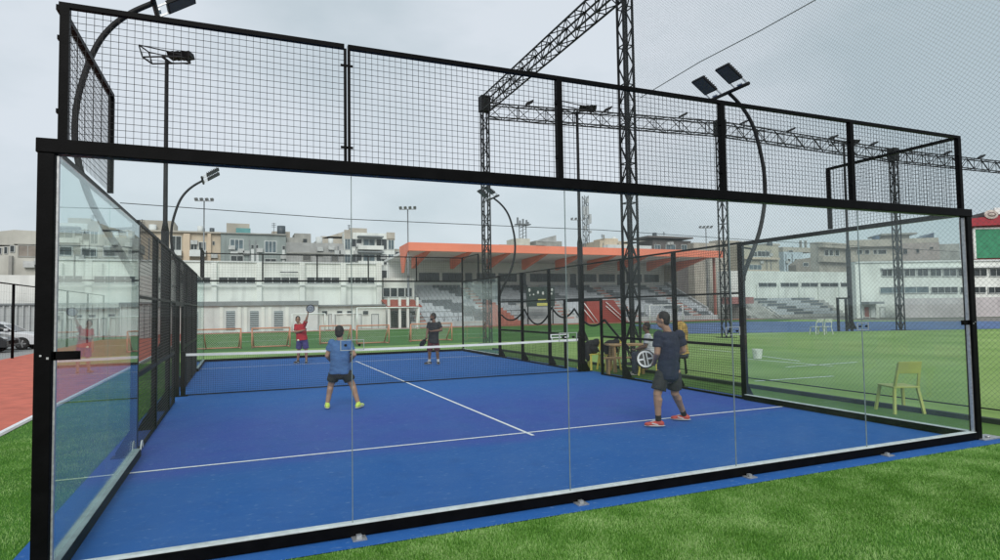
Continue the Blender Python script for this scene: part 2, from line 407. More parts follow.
far_wall()

def side_wall(x, s, label):
    """s: +1 outward is +x"""
    r = thing('side_wall', label, 'side wall', (x,10,0))
    a, b = (x, x+s*.06)
    for y0, y1 in ((.06, 4.0), (16.0, 19.95)):
        br = MB().box((x-.05,y0,.006),(x+.05,y1-.06,.098)).build('base_rail', BLACK, r)
        MB().box((x-.046,y0,.0985),(x+.046,y1-.06,.104)).build('glazing_channel', CHANNEL if s > 0 else mat('dust and sky sheen channel', (.27,.33,.34), .6, .15, 6), br)  # left channel: dust plus grazing sky reflection put into the colour
        MB().box((x-.02,y0,2.925),(x+.05*s,y1-.05,2.99)).build('top_beam', BLACK, r)
        h = (y1-.08-y0)/2
        for k in range(2): MB().box((x-.006,y0+k*(h+.005),.1045),(x+.006,y0+k*(h+.005)+h-.005,2.924)).build('glass_panel', GLASS_S, r)
    for y in (4, 6, 8, 10, 12, 14, 16):
        w = .05 if y in (4, 16, 10) else .04
        m = MB(); m.box((x, y-w, 0),(x+s*.08, y+w, 3.0))
        m.prism([(x+s*.081, y-.012, .012),(x+s*.24, y-.012, .012),(x+s*.24, y-.012, .06),(x+s*.081, y-.012, .34)], (0,.024,0))
        m.box((x-s*.0, y-.09, .001),(x+s*.28, y+.09, .011))
        m.build('post', BLACK, r)
    if s < 0: MB().tube([(x+.052, 3.98-.09*math.cos(R(a)), .09+.10*math.sin(R(a))) for a in range(0, 181, 15)], .008, 8).build('cable_loop', WHITEP, r)
    for y in (9, 11): MB().box((x, y-.03, 0),(x+s*.06, y+.03, 2.0)).build('door_post', BLACK, r)
    MB().box((x,9.031,1.95),(x+s*.05,9.949,1.999)).build('door_lintel', BLACK, r)
    MB().box((x,10.051,1.95),(x+s*.05,10.969,1.999)).build('door_lintel', BLACK, r)
    for y in (4, 6, 8, 10, 12, 14):
        y0, y1 = y+.05, y+1.95
        for z in (1.0, 2.0, 2.96):
            q0, q1 = y0, y1
            if z == 1.0 and y == 8: q1 = 8.965
            if z == 1.0 and y == 10: q0 = 11.035
            MB().box((x+s*.004,q0,z-(0 if z > 1.5 else .02)+.001),(x+s*.04,q1,z+.038)).build('rail', BLACK, r)
        m = MB()
        lo0, lo1 = (y0, 8.965) if y == 8 else ((11.035, y1) if y == 10 else (y0, y1))
        ox = x+s*.02
        wires(m, (ox,lo0,.02), (0,1,0), (0,0,1), lo1-lo0, 1.98, .05, .05, .0042, .0033)
        wires(m, (ox,y0,2.0), (0,1,0), (0,0,1), y1-y0, .96, .05, .05, .0042, .0033)
        m.build('wire_mesh', BLACK2, r)
        MB().box((x+s*.004,lo0,.004),(x+s*.04,lo1,.04)).build('rail', BLACK, r)
    for y0, y1, ye in ((.05, 2.0, 2.0), (18.0, 19.95, 18.0)):
        m = MB(); m.box((x-.025,ye-.025,3.0),(x+.025,ye+.025,3.96)); m.build('mesh_post', BLACK, r)
        m = MB(); m.box((x-.022,y0,3.961),(x+.022,y1+.025,4.0)); m.build('mesh_rail', BLACK, r)
        m = MB(); wires(m, (x,y0,3.0), (0,1,0), (0,0,1), y1-y0, .96, .05, .05); m.build('wire_mesh', BLACK2, r)
side_wall(-.01, -1, 'left side wall of the blue court, green tinted glass then dark wire mesh with a door gap')
side_wall(10.01, 1, 'right side wall of the blue court, wire mesh bays with a doorway and glass at both ends')

# net
def net():
    r = thing('padel_net', 'black court net with a white top tape stretched across the blue court', 'net', (5,10,0))
    for x in (.06, 9.94):
        m = MB(); m.box((x-.045,9.955,.001),(x+.045,10.045,.97)); m.box((x-.10,9.93,.001),(x+.10,10.07,.012)); m.build('post', BLACK, r)
    sag = lambda x: .875 + .045*((x-5)/5)**2
    m = MB(); n = 24; xs = [.11+(9.78)*i/n for i in range(n+1)]
    for i in range(n):
        a, b = xs[i], xs[i+1]
        m.add([(a,9.988,sag(a)-.055),(b,9.988,sag(b)-.055),(b,9.988,sag(b)),(a,9.988,sag(a)),(a,10.012,sag(a)-.055),(b,10.012,sag(b)-.055),(b,10.012,sag(b)),(a,10.012,sag(a))],
              [(0,1,2,3),(7,6,5,4),(3,2,6,7),(0,4,5,1)])
    m.build('top_tape', WHITEP, r)
    m = MB(); k = 217
    for i in range(k):
        x = .11+9.78*i/(k-1); m.bar((x,10,.03),(x,10,sag(x)-.054), .0032, .0032, (0,1,0))
    for j in range(1, 19):
        z = .03+j*.0445
        if z > .82: break
        m.bar((.11,10,z),(9.89,10,z), .0032, .0032, (0,1,0))
    m.build('net_mesh', BLACK2, r)
    m = MB(); m.tube([(.11,10,.022),(5,10,.016),(9.89,10,.022)], .013, 6); m.build('bottom_cord', BLACK2, r)
    m = MB()
    for dx0, dx1, dz0, dz1 in ((-.28,.28,.05,.075),(-.28,.28,-.03,-.005),(-.28,-.255,-.004,.049),(.255,.28,-.004,.049),(-.02,.01,-.004,.049)): m.box((9.3+dx0,9.96,.99+dz0),(9.3+dx1,9.985,.99+dz1))
    m.box((9.05,9.97,.915),(9.07,9.98,.959)); m.box((9.53,9.97,.915),(9.55,9.98,.959))
    m.build('score_plate', WHITEP, r)
net()

# goose-neck court lamps
def court_lamp(name_label, x, y, s):
    r = thing('court_lamp', name_label, 'court lamp', (x, y, 0), 'curved floodlight arms of the blue court')
    prof = [(.09,2.32),(.24,2.62),(.40,2.90),(.56,3.25),(.67,3.62),(.73,4.0),(.72,4.4),(.65,4.78),(.52,5.2),(.36,5.48),(.14,5.71),(-.10,5.88)]
    def cr_(k, t):
        p0, p1, p2, p3 = (V((*prof[max(0, min(len(prof)-1, k+q))], 0)) for q in (-1, 0, 1, 2))
        return .5*((2*p1)+(p2-p0)*t+(2*p0-5*p1+4*p2-p3)*t*t+(3*p1-p0-3*p2+p3)*t**3)
    fine = [cr_(k, t/5) for k in range(len(prof)-1) for t in range(5)] + [V((*prof[-1], 0))]
    MB().tube([(x+s*p.x, y, p.y) for p in fine], [.042-.008*i/len(fine) for i in range(len(fine))], 12).build('curved_arm', DARKST, r)
    m = MB(); m.box((x+s*.081,y-.05,2.25),(x+s*.11,y+.05,2.45)); m.build('bracket', DARKST, r)
    MB().bar((x+s*.05,y,2.9),(x+s*.38,y,2.87),.03).build('strut', DARKST, r)
    cx, cz = x-s*.12, 5.90
    MB().tube([(cx,y-.52,cz),(cx,y+.52,cz)], .034, 10).build('crossbar', DARKST, r)
    for dy in (-.33, .33):
        m = MB(); t = R(33); ux, uz = -s*math.cos(t), math.sin(t); up = V((s*math.sin(t), 0, math.cos(t)))
        u = V((ux, 0, uz)); c = V((cx, y+dy, cz)) + u*.36 + up*.015
        m.obox(c, u*.20, (0,.165,0), up*.022)
        for k in range(-3, 4): m.obox(c+up*.04+u*k*.052, u*.006, (0,.15,0), up*.018)
        h = m.build('lamp_head', DARKST, r)
        m = MB(); m.obox(c-up*.0245, u*.178, (0,.142,0), up*.0022); m.build('lens', mat('lamp lens', (.085,.088,.092), .6, .1, 4, spec=.2), h)
        m = MB()
        for q in (-.15, .15): m.obox(V((cx, y+dy+q, cz))+u*.09+up*.012, u*.09, (0,.008,0), up*.012)
        m.obox(V((cx, y+dy, cz))+u*.05+up*.012, u*.012, (0,.06,0), up*.012)
        m.build('hinge', SILVER, h)
court_lamp('curved black floodlight arm nearest the camera at the left, rising past the top mesh', 0, 4, -1)
court_lamp('small curved floodlight arm beyond the left mesh wall, at the far left of the court', 0, 16, -1)
court_lamp('big curved floodlight arm at the right side wall with two lamp heads against the sky', 10, 4, 1)
court_lamp('curved floodlight arm next to the left lattice tower at the far court corner', 10, 16, 1)

# ================================================================== LATTICE CAGE + NETTING
def lattice(mb, p, q, w, chord=.05, brace=.028, step=None, up=(0,0,1), h=None):
    p, q = V(p), V(q); d = q-p; l = d.length; d /= l; up = V(up)
    if abs(d.dot(up)) > .95: up = V((0,1,0))
    x = d.cross(up).normalized(); y = x.cross(d).normalized(); h = h or w
    cs = [(-w/2,-h/2),(w/2,-h/2),(w/2,h/2),(-w/2,h/2)]
    pt = lambda k, t: p + d*t + x*cs[k%4][0] + y*cs[k%4][1]
    for k in range(4): mb.bar(pt(k,0), pt(k,l), chord)
    n = max(2, int(round(l/(step or w*1.5))))
    for i in range(n):
        t0, t1 = l*i/n, l*(i+1)/n
        for k in range(4):
            if (i+k) % 2: mb.bar(pt(k,t0), pt(k+1,t1), brace)
            else: mb.bar(pt(k+1,t0), pt(k,t1), brace)
            if i % 2 == 0: mb.bar(pt(k,t0), pt(k+1,t0), brace)
    return mb
def tower(x, y, ztop, label, w=.33, clad=True):
    r = thing('lattice_tower', label, 'lattice tower', (x, y, 0), 'lattice towers of the pitch cage')
    m = MB(); lattice(m, (x,y,.02), (x,y,ztop), w, .06, .03, .62); m.build('lattice_column', DARKST, r)
    m = MB(); m.box((x-.4,y-.4,-.004),(x+.4,y+.4,.019)); m.build('base_plate', DARKST, r)
    if clad:
        m = MB(); m.box((x-.25,y-.25,ztop-.6),(x+.25,y+.25,ztop+.2)); m.build('head_box', DARKST, r)
T1, T2, T3, T4 = (13.0,24.6), (12.55,11.2), (25.9,21.5), (40.4,21.6)
ZT = 12.0
tower(*T1, 12.7, 'dark lattice tower left of the orange roofed stand front, where the two trusses meet')
tower(*T2, 14.5, 'nearest and widest dark lattice tower, just left of the player on the right', .34, False)
tower(*T3, 11.9, 'slim lattice tower seen through the upper mesh right of the nearest tower')
tower(*T4, 11.6, 'farthest right lattice tower with a square head box near the right corner of the court')
def beam(name, pts, label, lights=0):
    r = thing('lattice_beam', label, 'truss beam', (*pts[0][:2], pts[0][2]-.4))
    m = MB()
    for a, b in zip(pts, pts[1:]): lattice(m, a, b, .42, .055, .03, .75, h=.72)
    m.build('truss', DARKST, r)
    if lights:
        for a, b in zip(pts, pts[1:]):
            a, b = V(a), V(b); n = max(1, int((b-a).length/3.4))
            for i in range(n):
                c = a.lerp(b, (i+.5)/n) + V((0,0,.56))
                m = MB(); d = (b-a).normalized(); m.obox(c+V((0,0,.06)), d*.20+V((0,0,.10)), V((-d.y,d.x,0))*.17, V((0,0,.05))); m.bar(c-V((0,0,.21)), c, .04)
                m.build('floodlight', DARKST, r)
beam('lattice_beam', [(T1[0],T1[1]-.26,12.45),(T2[0],T2[1],12.2),(12.3,1.0,12.0)], 'steep truss beam climbing from the left lattice tower towards the top of the picture')
beam('lattice_beam', [(T1[0]+.26,T1[1],12.15),(T3[0],T3[1],11.6),(T4[0],T4[1],11.3),(58,21.0,11.3)], 'long level truss beam carrying small floodlights across the sky to the right', 1)

def sports_net():
    r = thing('sports_net', 'fine grey diamond safety net hung from the cage beside the court at right', 'safety net', (12.4,3,0))
    m = MB(); x = 12.38; y0, y1, z0, z1 = -5.0, 11.0, .05, 11.7; s = .085
    n = int((y1-y0+z1-z0)/s)
    for i in range(n):
        c = y0-(z1-z0)+i*s
        for sg in (1, -1):
            # line y = c + (z-z0)  or mirrored in z
            a = max(y0, c); b = min(y1, c+(z1-z0))
            if b-a < .05: continue
            za, zb = z0+(a-c), z0+(b-c)
            if sg < 0: za, zb = z1-(za-z0), z1-(zb-z0)
            m.bar((x,a,za),(x,b,zb), .0022, .0022, (1,0,0))
    m.build('net_mesh', mat('grey net twine', (.10,.115,.12), .8, .2, 4), r)
    m = MB(); m.tube([(x,y0,z0),(x,y1,z0)], .012, 6); m.build('bottom_rope', DARKST, r)
    m = MB()
    a, b = ony(662,84,9.0), None
    pts = [dep(640,98,17.0), dep(700,62,15.6), dep(760,31,14.2), dep(830,-8,12.8)]
    pts = [CAM+(p-CAM)*((12.34-CAM.x)/(p-CAM).x) for p in pts]
    m.tube(pts, .012, 6); m.build('lacing_rope', GREYST, r)
sports_net()
m = MB(); m.box((11.36,-5,-.006),(11.46,20,.07)); tag(top_mesh(m.build('kerb', mat('dark rubber kerb', (.03,.045,.03), .8, .2, 3))), 'low dark green kerb running along the turf outside the right glass wall', 'kerb')

# hanging cable loops between the right side posts
m = MB()
def sagline(a, b, sag, n=10): return [V(a).lerp(V(b), t/n) - V((0,0,sag*4*(t/n)*(1-t/n))) for t in range(n+1)]
pts = [(10.14,16,1.55),(10.14,14,1.75),(10.14,12,1.8),(10.14,10.6,1.75),(10.14,9,1.45)]
for a, b, sg in zip(pts, pts[1:], (.28,.52,.28,.3)): m.tube(sagline(a, b, sg), .028, 6)
m.tube(sagline((10.14,9,1.45),(10.14,7.9,.75),.02), .028, 6)
tag(top_mesh(m.build('hanging_cable', BLACK2)), 'thick black cable hung in loops from post to post of the right mesh wall', 'cable')
# overhead cable
m = MB(); m.tube([ony(120,203,46), ony(345,219,46), ony(480,225,46), ony(600,230,46), ony(750,240,46), ony(960,252,46)], .03, 5)
tag(top_mesh(m.build('overhead_cable', DARKST)), 'thin dark overhead cable crossing the sky above the rooftops', 'cable')

# tall stepped light masts
def mast(x, y, h, label, big=True, rot=0.0, group='tall floodlight masts'):
    r = thing('floodlight_mast', label, 'light mast', (x, y, 0), group)
    k = 1.0 if big else .8
    MB().tube([(x,y,0),(x,y,h*.42)], .15*k, 10).build('lower_pole', DARKST if big else GREYST, r)
    MB().tube([(x,y,h*.42),(x,y,h*.45),(x,y,h)], [.15*k,.09*k,.075*k], 10).build('upper_pole', DARKST if big else GREYST, r)
    m = MB(); m.box((x-.3*k,y-.3*k,.0),(x+.3*k,y+.3*k,.03))
    for a in range(4):
        d = V((math.cos(a*math.pi/2), math.sin(a*math.pi/2), 0)); c = V((x,y,.03)); n_ = V((-d.y, d.x, 0))*.01
        m.prism([c+d*.14*k-n_, c+d*.42*k-n_, c+d*.14*k+V((0,0,.6))-n_], n_*2)
    m.build('base_plate', DARKST, r)
    d = V((math.cos(rot), math.sin(rot), 0)); n = V((-d.y, d.x, 0)); c = V((x,y,h))
    m = MB()
    if big:
        for q in (-.35, .35): m.bar(c-d*.8+n*q, c+d*.8+n*q, .05); m.bar(c-d*.8+n*q+V((0,0,.0)), c-d*.95+n*q+V((0,0,.5)), .04); m.bar(c-d*.95+n*q+V((0,0,.5)), c+d*.8+n*q+V((0,0,.08)), .04)
        m.bar(c-d*.8-n*.35, c-d*.8+n*.35, .05); m.bar(c+d*.8-n*.35, c+d*.8+n*.35, .05); m.bar(c-n*.35, c+n*.35, .07); m.bar(c-d*.95-n*.35+V((0,0,.5)), c-d*.95+n*.35+V((0,0,.5)), .04)
    else: m.bar(c-d*.85, c+d*.85, .08)
    m.build('lamp_rack', DARKST if big else GREYST, r)
    for i in range(4):
        t = (.25+.22*i) if big else (-.72+.48*i)
        m = MB(); b = c+d*t+V((0,0,.17)); m.obox(b, d*.13+V((0,0,.02)), n*.2, V((0,0,.09))-n*.06); m.bar(b-V((0,0,.15)), b, .04)
        m.build('floodlight', DARKST if big else GREYST, r)
def P(px, D): p = dep(px, 300, D); return p.x, p.y
mast(*P(164.5,25), 12.2, 'tall dark floodlight mast at the left, standing behind the mesh wall', rot=-.4)
mast(*P(581,33), 12.35, 'tall dark floodlight mast in the middle, beside the net post', rot=-.4)
mast(*P(850,42.5), 12.8, 'tall dark floodlight mast on the right in front of the long white building', rot=-.4)
mast(*P(203.5,60), 12.7, 'distant grey light mast in front of the cream and green apartment blocks', False, -.2, 'distant light masts')
mast(*P(408.5,62), 11.9, 'distant grey light mast at the left end of the orange roof', False, -.4, 'distant light masts')
mast(*P(579.5,75), 12.4, 'distant grey light mast beside the telecom mast above the orange roof', False, -.4, 'distant light masts')
mast(*P(708,80), 11.8, 'distant grey light mast at the right end of the orange roof', False, -.4, 'distant light masts')

# ================================================================== BUILDINGS
WALLW = mat('white stained render', (.76,.78,.74), .85, .08, .35, .2, 8)
WALLW2 = mat('pale plaster', (.66,.68,.67), .85, .10, .5, .2, 8)
WGREY = mat('grey parapet render', (.25,.27,.28), .85, .12, .6)
PANE = mat('dark window pane', (.035,.042,.045), .12, .4, 1.1)
PANEB = mat('bluish window pane', (.10,.14,.16), .12, .4, 1.1)
FRAME = mat('white window frame', (.55,.57,.56), .6, .05, 3)
LOUV = mat('grey louvre', (.14,.17,.19), .6, .1, 9)
def rect(Y, x0, y0, x1, y1):
    a, b = ony(x0, (y0+y1)/2, Y), ony(x1, (y0+y1)/2, Y); xm = (x0+x1)/2
    return a.x, b.x, ony(xm, y1, Y).z, ony(xm, y0, Y).z
def block(r, name, Y, px, m, depth=8, out=0.0, floor=None, bevel=0):
    X0, X1, Z0, Z1 = rect(Y, *px)
    if floor is not None: Z0 = floor
    return MB().box((X0, Y-out, Z0), (X1, Y+depth, Z1)).build(name, m, r, bevel=bevel)
def window(r, Y, px, pane=None, mull=2, frame=True, sill=False, name='window', fm=None):
    X0, X1, Z0, Z1 = rect(Y, *px); pane = pane or PANE
    p = MB().box((X0, Y-.06, Z0), (X1, Y+.02, Z1)).build(name, pane, r)
    if frame:
        t = min(.08, (X1-X0)*.10, (Z1-Z0)*.12); m = MB()
        m.box((X0-t,Y-.10,Z0-t),(X1+t,Y-.0,Z0)); m.box((X0-t,Y-.10,Z1),(X1+t,Y-.0,Z1+t))
        m.box((X0-t,Y-.10,Z0),(X0,Y-.0,Z1)); m.box((X1,Y-.10,Z0),(X1+t,Y-.0,Z1))
        for i in range(1, mull):
            x = X0+(X1-X0)*i/mull; m.box((x-t*.4,Y-.085,Z0),(x+t*.4,Y-.061,Z1))
        if sill: m.box((X0-t*2,Y-.22,Z0-t*2.2),(X1+t*2,Y,Z0-t*1.01))
        m.build('frame', fm or FRAME, p)
    return p
def bldg(label, px, Y, name='building', cat='building'):
    p = ony((px[0]+px[1])/2, 320, Y); return thing(name, label, cat, (p.x, Y, 0))

# --- long white club building at left (wall, pilasters, window band) and its annexes
Y = 58
r = bldg('long white club building with a dark strip of windows, behind the players at left', (60,380), Y)
block(r, 'wall', Y, (40,262,381,330), WALLW, 7, floor=0)
block(r, 'coping', Y, (40,260.8,381.5,262.2), WALLW2, 7.2, .15)
for x in (60,100,132,172,214,259,302,343,378.5): block(r, 'pilaster', Y, (x-2.6,263,x+2.6,329), WALLW, .1, .35, floor=0)
for a in ((44,57),(63,97),(103,129),(135,169),(176,211),(217,256),(262,299),(305,340),(346,375)):
    window(r, Y, (a[0]+2,277.6,a[1]-1,283.2), mull=4)
X0, X1, Z0, Z1 = rect(Y, 40, 284.8, 381, 286); MB().box((X0, Y-.5, Z0), (X1, Y-.36, Z1)).build('ledge', WALLW2, r)
X0, X1, Z0, Z1 = rect(Y-.4, 280, 271.4, 298, 272.2); MB().tube([(X0,Y-.45,Z0),(X1,Y-.45,Z0)], .06, 6).build('pipe', GREYST, r)
r = bldg('lower white wing joining the club building to the stand, with four square windows', (384,418), 60)
block(r, 'wall', 60, (384,278,414.5,330), WALLW, 5, floor=0)
for i in range(4): window(r, 60, (383.2+7.4*i,288.2,389.4+7.4*i,296.6), mull=1)
Y = 55.2
r = bldg('low grey topped annex with three louvred shutters at left of the red shirt player', (205,332), Y, 'annex')
block(r, 'wall', Y, (120,306,318,331), WALLW2, 2.6, floor=0)
block(r, 'parapet', Y, (119.6,301.6,318.4,306), WGREY, 2.7, .25)
for a, b in ((226,235),(250,258.6),(274,283)):
    X0, X1, Z0, Z1 = rect(Y, a, 311, b, 330)
    w = MB().box((X0,Y-.03,Z0),(X1,Y+.01,Z1)).build('shutter', LOUV, r)
    m = MB()
    for i in range(9): z = Z0+(Z1-Z0)*(i+.5)/9; m.obox(((X0+X1)/2,Y-.06,z),((X1-X0)/2,0,0),(0,.035,.05),(0,.006,-.004))
    m.build('slat', mat('pale louvre slat', (.30,.33,.34), .6, .1, 9), w)
    for q in (-3.5, 3.2): 
        X2, X3_, _, _ = rect(Y, a+q, 308, a+q+(2.6 if q < 0 else 2.4)+ (0 if q<0 else 9), 331)
    t = .28
    for q in (X0-.5, X1+.5-t): MB().box((q,Y-.12,0),(q+t,Y,Z1+.35)).build('surround', WALLW, r)
r = bldg('low white changing room annex with small square windows and doors behind the net', (318,392), 56, 'annex')
block(r, 'wall', 56, (318.5,306,386,330), WALLW, 1.9, floor=0)
block(r, 'slab_roof', 56, (317.5,304.6,388,306), WGREY, 1.95, .5)
for a, b in ((322,327),(337,342),(347,352),(363,368)): window(r, 56, (a,311,b,314.6), mull=1)
for a in (307,): pass
for a in (329,355,372): window(r, 56, (a,314.5,a+6,329.2), pane=WALLW2, mull=1, name='door', frame=True, fm=WGREY)
window(r, 56, (306.5,306.5,315,329), pane=PANE, mull=1, name='doorway')
r = bldg('red tiled porch roof over dark openings, right of the changing room annex', (388,424), 55, 'porch')
X0, X1, Z0, Z1 = rect(55, 387, 304.5, 421, 307.4)
MB().prism([(X0,54.6,Z0),(X0,54.6,Z0+.12),(X0,57.8,Z1+.55),(X0,57.8,Z1+.4)], (X1-X0,0,0)).build('tiled_roof', mat('red roof tile', (.34,.085,.055), .8, .2, 3), r)
X0, X1, Z0, Z1 = rect(57.9, 388, 308, 418, 330)
MB().box((X0,57.7,0),(X1,57.9,Z1)).build('wall', WALLW2, r)
for a, b in ((391,398),(401,406),(409,415)): window(r, 57.7, (a,311,b,328), mull=1, name='opening', frame=False)
for x in (388.5, 399.5, 407.5, 417): p = ony(x, 315, 55); MB().box((p.x-.12,54.8,0),(p.x+.12,55.04,3.0)).build('pillar', WALLW, r)

# --- grandstand
def stand():
    x0, x1 = 17.2, 56.6
    r = thing('grandstand', 'covered grandstand with an orange cantilever roof over grey patterned seats', 'grandstand', (36,56,0))
    CON = mat('stand concrete', (.46,.47,.47), .85, .12, .6); ORG = mat('orange painted steel', (.84,.25,.155), .6, .06, .5, spec=.3)
    UNDER = mat('off white soffit', (.80,.80,.77), .8, .06, .7)
    nrow, rise, run = 11, .36, .86; yb = 56 + nrow*run
    m = MB(); prof = [(55.9,0)]; z = .55
    for i in range(nrow):
        prof += [(55.9+i*run if i else 55.9, z), (55.9+(i+1)*run, z)]; z += rise
    prof += [(yb+.5, z-rise), (yb+.5, 0)]
    m.prism([(x0,a,b) for a, b in prof], (x1-x0,0,0)); m.build('terrace', CON, r)
    # seats
    LS = mat('pale grey seat', (.47,.50,.53), .6, .1, 2); DS = mat('slate grey seat', (.15,.17,.185), .6, .12, 2)
    m = MB(); k = int((x1-x0)/.5)
    stairs = [x0+1.0, 26.4, 35.5, 44.5, 53.5]
    for i in range(nrow):
        zz = .55+i*rise; yy = 55.9+i*run
        for j in range(k):
            x = x0+.25+j*.5
            if any(abs(x-s_) < .55 for s_ in stairs): continue
            if 30.5 < x < 36.6 and i < 5: continue
            u = ((x-x0) + .75*(nrow-i)*0 + (i-3)*-.9) % 9.4
            blk = (i >= 6 and 2.4 < (x-x0-(nrow-i)*.8-1.6) % 9.3 < 6.3) or (i < 6 and 4.6 < (x-x0+i*.85-2.2) % 9.3 < 8.2 and i >= 0)
            m.mat(1 if blk else 0)
            m.box((x-.22,yy+.34,zz+.0005),(x+.22,yy+.74,zz+.20)); m.box((x-.22,yy+.70,zz+.201),(x+.22,yy+.76,zz+.50))
    o = m.build('seat_rows', [LS, DS], r); o['kind'] = 'stuff'
    RS = mat('red step', (.42,.16,.12), .8, .15, 3)
    for s_ in stairs:
        m = MB()
        for i in range(nrow):
            zz = .55+i*rise; yy = 55.9+i*run
            m.box((s_-.5,yy+.03,zz+.001),(s_+.5,yy+.40,zz+.12))
        m.build('stair', RS, r)
    # back wall with windows and doors
    ybw = yb+.5; MB().box((x0,ybw,0),(x1,ybw+.3,7.6)).build('back_wall', UNDER, r)
    xx = x0+3.6; i = 0
    while xx < x1-3:
        if i % 3 == 2:
            d = MB().box((xx,ybw-.05,4.3),(xx+.9,ybw-.001,6.15)).build('door', PANE, r); xx += 1.5
        else:
            w = MB().box((xx,ybw-.05,5.1),(xx+2.5,ybw-.001,6.15)).build('window', PANE, r)
            m = MB()
            for q in (.83, 1.66): m.box((xx+q-.03,ybw-.08,5.1),(xx+q+.03,ybw-.051,6.15))
            m.build('mullion', WGREY, w); xx += 2.9
        i += 1
    for x in (x0, x1-.3): MB().prism([(x,57.5,0),(x,57.5,1.5),(x,ybw-.001,5.2),(x,ybw-.001,0)], (.3,0,0)).build('end_wall', CON, r)
    MB().box((x1-.3,ybw-2.6,5.1),(x1-.05,ybw-.01,7.4)).build('side_screen', mat('beige block screen', (.42,.36,.28), .85, .2, 2), r)
    # roof
    MB().prism([(x0-.3,55.3,7.75),(x0-.3,55.3,8.0),(x0-.3,ybw+1,7.65),(x0-.3,ybw+1,7.4)], (x1-x0+.6,0,0)).build('roof_slab', UNDER, r)
    MB().box((x0-.45,55.05,7.68),(x1+.45,55.29,8.52)).build('fascia', ORG, r)
    for x in (x0-.45,): MB().prism([(x,55.3,8.52),(x,55.3,7.7),(x,56.6,7.0),(x,57.4,5.6),(x,58.0,5.6),(x,58.9,8.4)], (.14,0,0)).build('end_gable', ORG, r)
    MB().box((x1-.1,56.2,0),(x1+.12,56.5,7.7)).build('end_post', mat('rust red post', (.36,.13,.10), .7, .1, 2), r)
    n = 9
    for i in range(n):
        x = x0+1.6+i*(x1-x0-3.4)/(n-1)
        MB().prism([(x,55.5,7.74),(x,61.8,6.35),(x,61.8,7.50),(x,61.2,7.57)], (.42,0,0)).build('bracket', ORG, r)
    # red stair enclosure
    RED = mat('brick red paint', (.27,.050,.038), .7, .1, 1.2)
    a = ony(585,312,55.6).x; b = ony(612,312,55.6).x
    MB().prism([(a,55.2,0),(b+1.9,55.2,0),(b,55.2,2.55),(a,55.2,2.55)], (0,.65,0)).build('red_stair_wall', RED, r)
    m = MB()
    for q0, q1 in (((584,303),(598,322)),((582,307),(594,322)),((606,302),(627,321)),((606,306),(625,323))):
        m.tube([ony(*q0,55.05), ony(*q1,55.05)], .045, 6)
    m.build('handrail', WHITEP, r)
    m = MB(); c = ony(507,312,55.4)
    for i in range(9): m.box((c.x-2.2+i*.42,55.3,0),(c.x-1.75+i*.42,55.85,2.7-i*.28))
    m.build('red_stair', RS, r)
    m = MB()
    for z in (1.0, 1.55): m.tube([(x0+.4,55.6,z),(29.5,55.6,z)], .03, 5)
    for i in range(9): m.tube([(x0+.4+i*1.5,55.6,.551),(x0+.4+i*1.5,55.6,1.55)], .03, 5)
    m.build('front_rail', GREYST, r)
    return r
stand()
# dark notice board in front of the stand
r = thing('notice_board', 'dark green hoarding with white and yellow patches in front of the stand seats', 'hoarding', ony(540,322,54.6)*1)
X0, X1, Z0, Z1 = rect(54.6, 526.5, 287, 554.5, 306.5); r.location = ((X0+X1)/2, 54.6, 0)
MB().box((X0,54.55,Z0),(X1,54.65,Z1)).build('board', mat('dark green board', (.035,.055,.050), .7, .3, 1.5), r)
m = MB()
for px, py, w, h in ((529.5,290.2,2.2,3.6),(533.6,294.5,1.4,2),(538,292.5,2,3.4),(543,293.2,2.2,3.6),(552,289.8,2.2,3),(551.6,293.6,1.6,2.6),(530,295,1.1,2.2)):
    a = rect(54.54, px-w/2, py-h/2, px+w/2, py+h/2); m.ell(((a[0]+a[1])/2,54.54,(a[2]+a[3])/2), ((a[1]-a[0])/2,0,0), (0,.02,0), (0,0,(a[3]-a[2])/2), 10, 6)
m.build('white_patch', mat('white print', (.6,.62,.6), .7, .1, 3), r)
m = MB()
for q in ((538,299,546,300.2),(537,303,548.5,305.6)):
    a = rect(54.54, *q); m.box((a[0],54.53,a[2]),(a[1],54.549,a[3]))
m.build('yellow_stripe', mat('yellow print', (.60,.58,.16), .7, .1, 3), r)
m = MB()
for x in (X0+.2, X1-.2): m.box((x-.05,54.66,0),(x+.05,54.74,Z1))
m.build('leg', DARKST, r)

# --- right hand white perimeter block and bleachers
r = bldg('long plain white perimeter building with a thin window strip, right of the stand', (735,855), 59.5)
block(r, 'wall', 59.5, (731,271.5,862,318), WALLW, 2.5, floor=0)
for x in (757,779,799,818.5,839,857): block(r, 'pilaster', 59.5, (x-.9,284,x+.9,316), WALLW, .1, .25, floor=0)
for a in ((758,776),(780,798),(801,818),(820,838),(840,856)): window(r, 59.5, (a[0],283,a[1],286.6), mull=2)
r = thing('bleacher', 'low open bleacher of pale and slate seats under the plain white perimeter wall', 'bleacher', (ony(800,318,57).x,57,0))
X0 = ony(742,318,56.5).x; X1 = ony(838,318,56.5).x
m = MB(); prof = [(55,0)]; z = .4
for i in range(6): prof += [(55+.7*i, z), (55+.7*(i+1), z)]; z += .38
prof += [(59.2, 0)]
m.prism([(X0,a,b) for a, b in prof], (X1-X0,0,0)); m.build('terrace', CONC, r)
m = MB()
LS, DS = MATS['pale grey seat'], MATS['slate grey seat']
for i in range(6):
    for j in range(int((X1-X0-6)/.5)):
        x = X0+5+j*.5; m.mat(1 if (x-X0+i*.9) % 8 < 3.4 else 0); m.box((x-.22,55.2+.7*i,.41+.38*i),(x+.22,55.6+.7*i,.72+.38*i))
o = m.build('seat_rows', [LS, DS], r); o['kind'] = 'stuff'
m = MB()
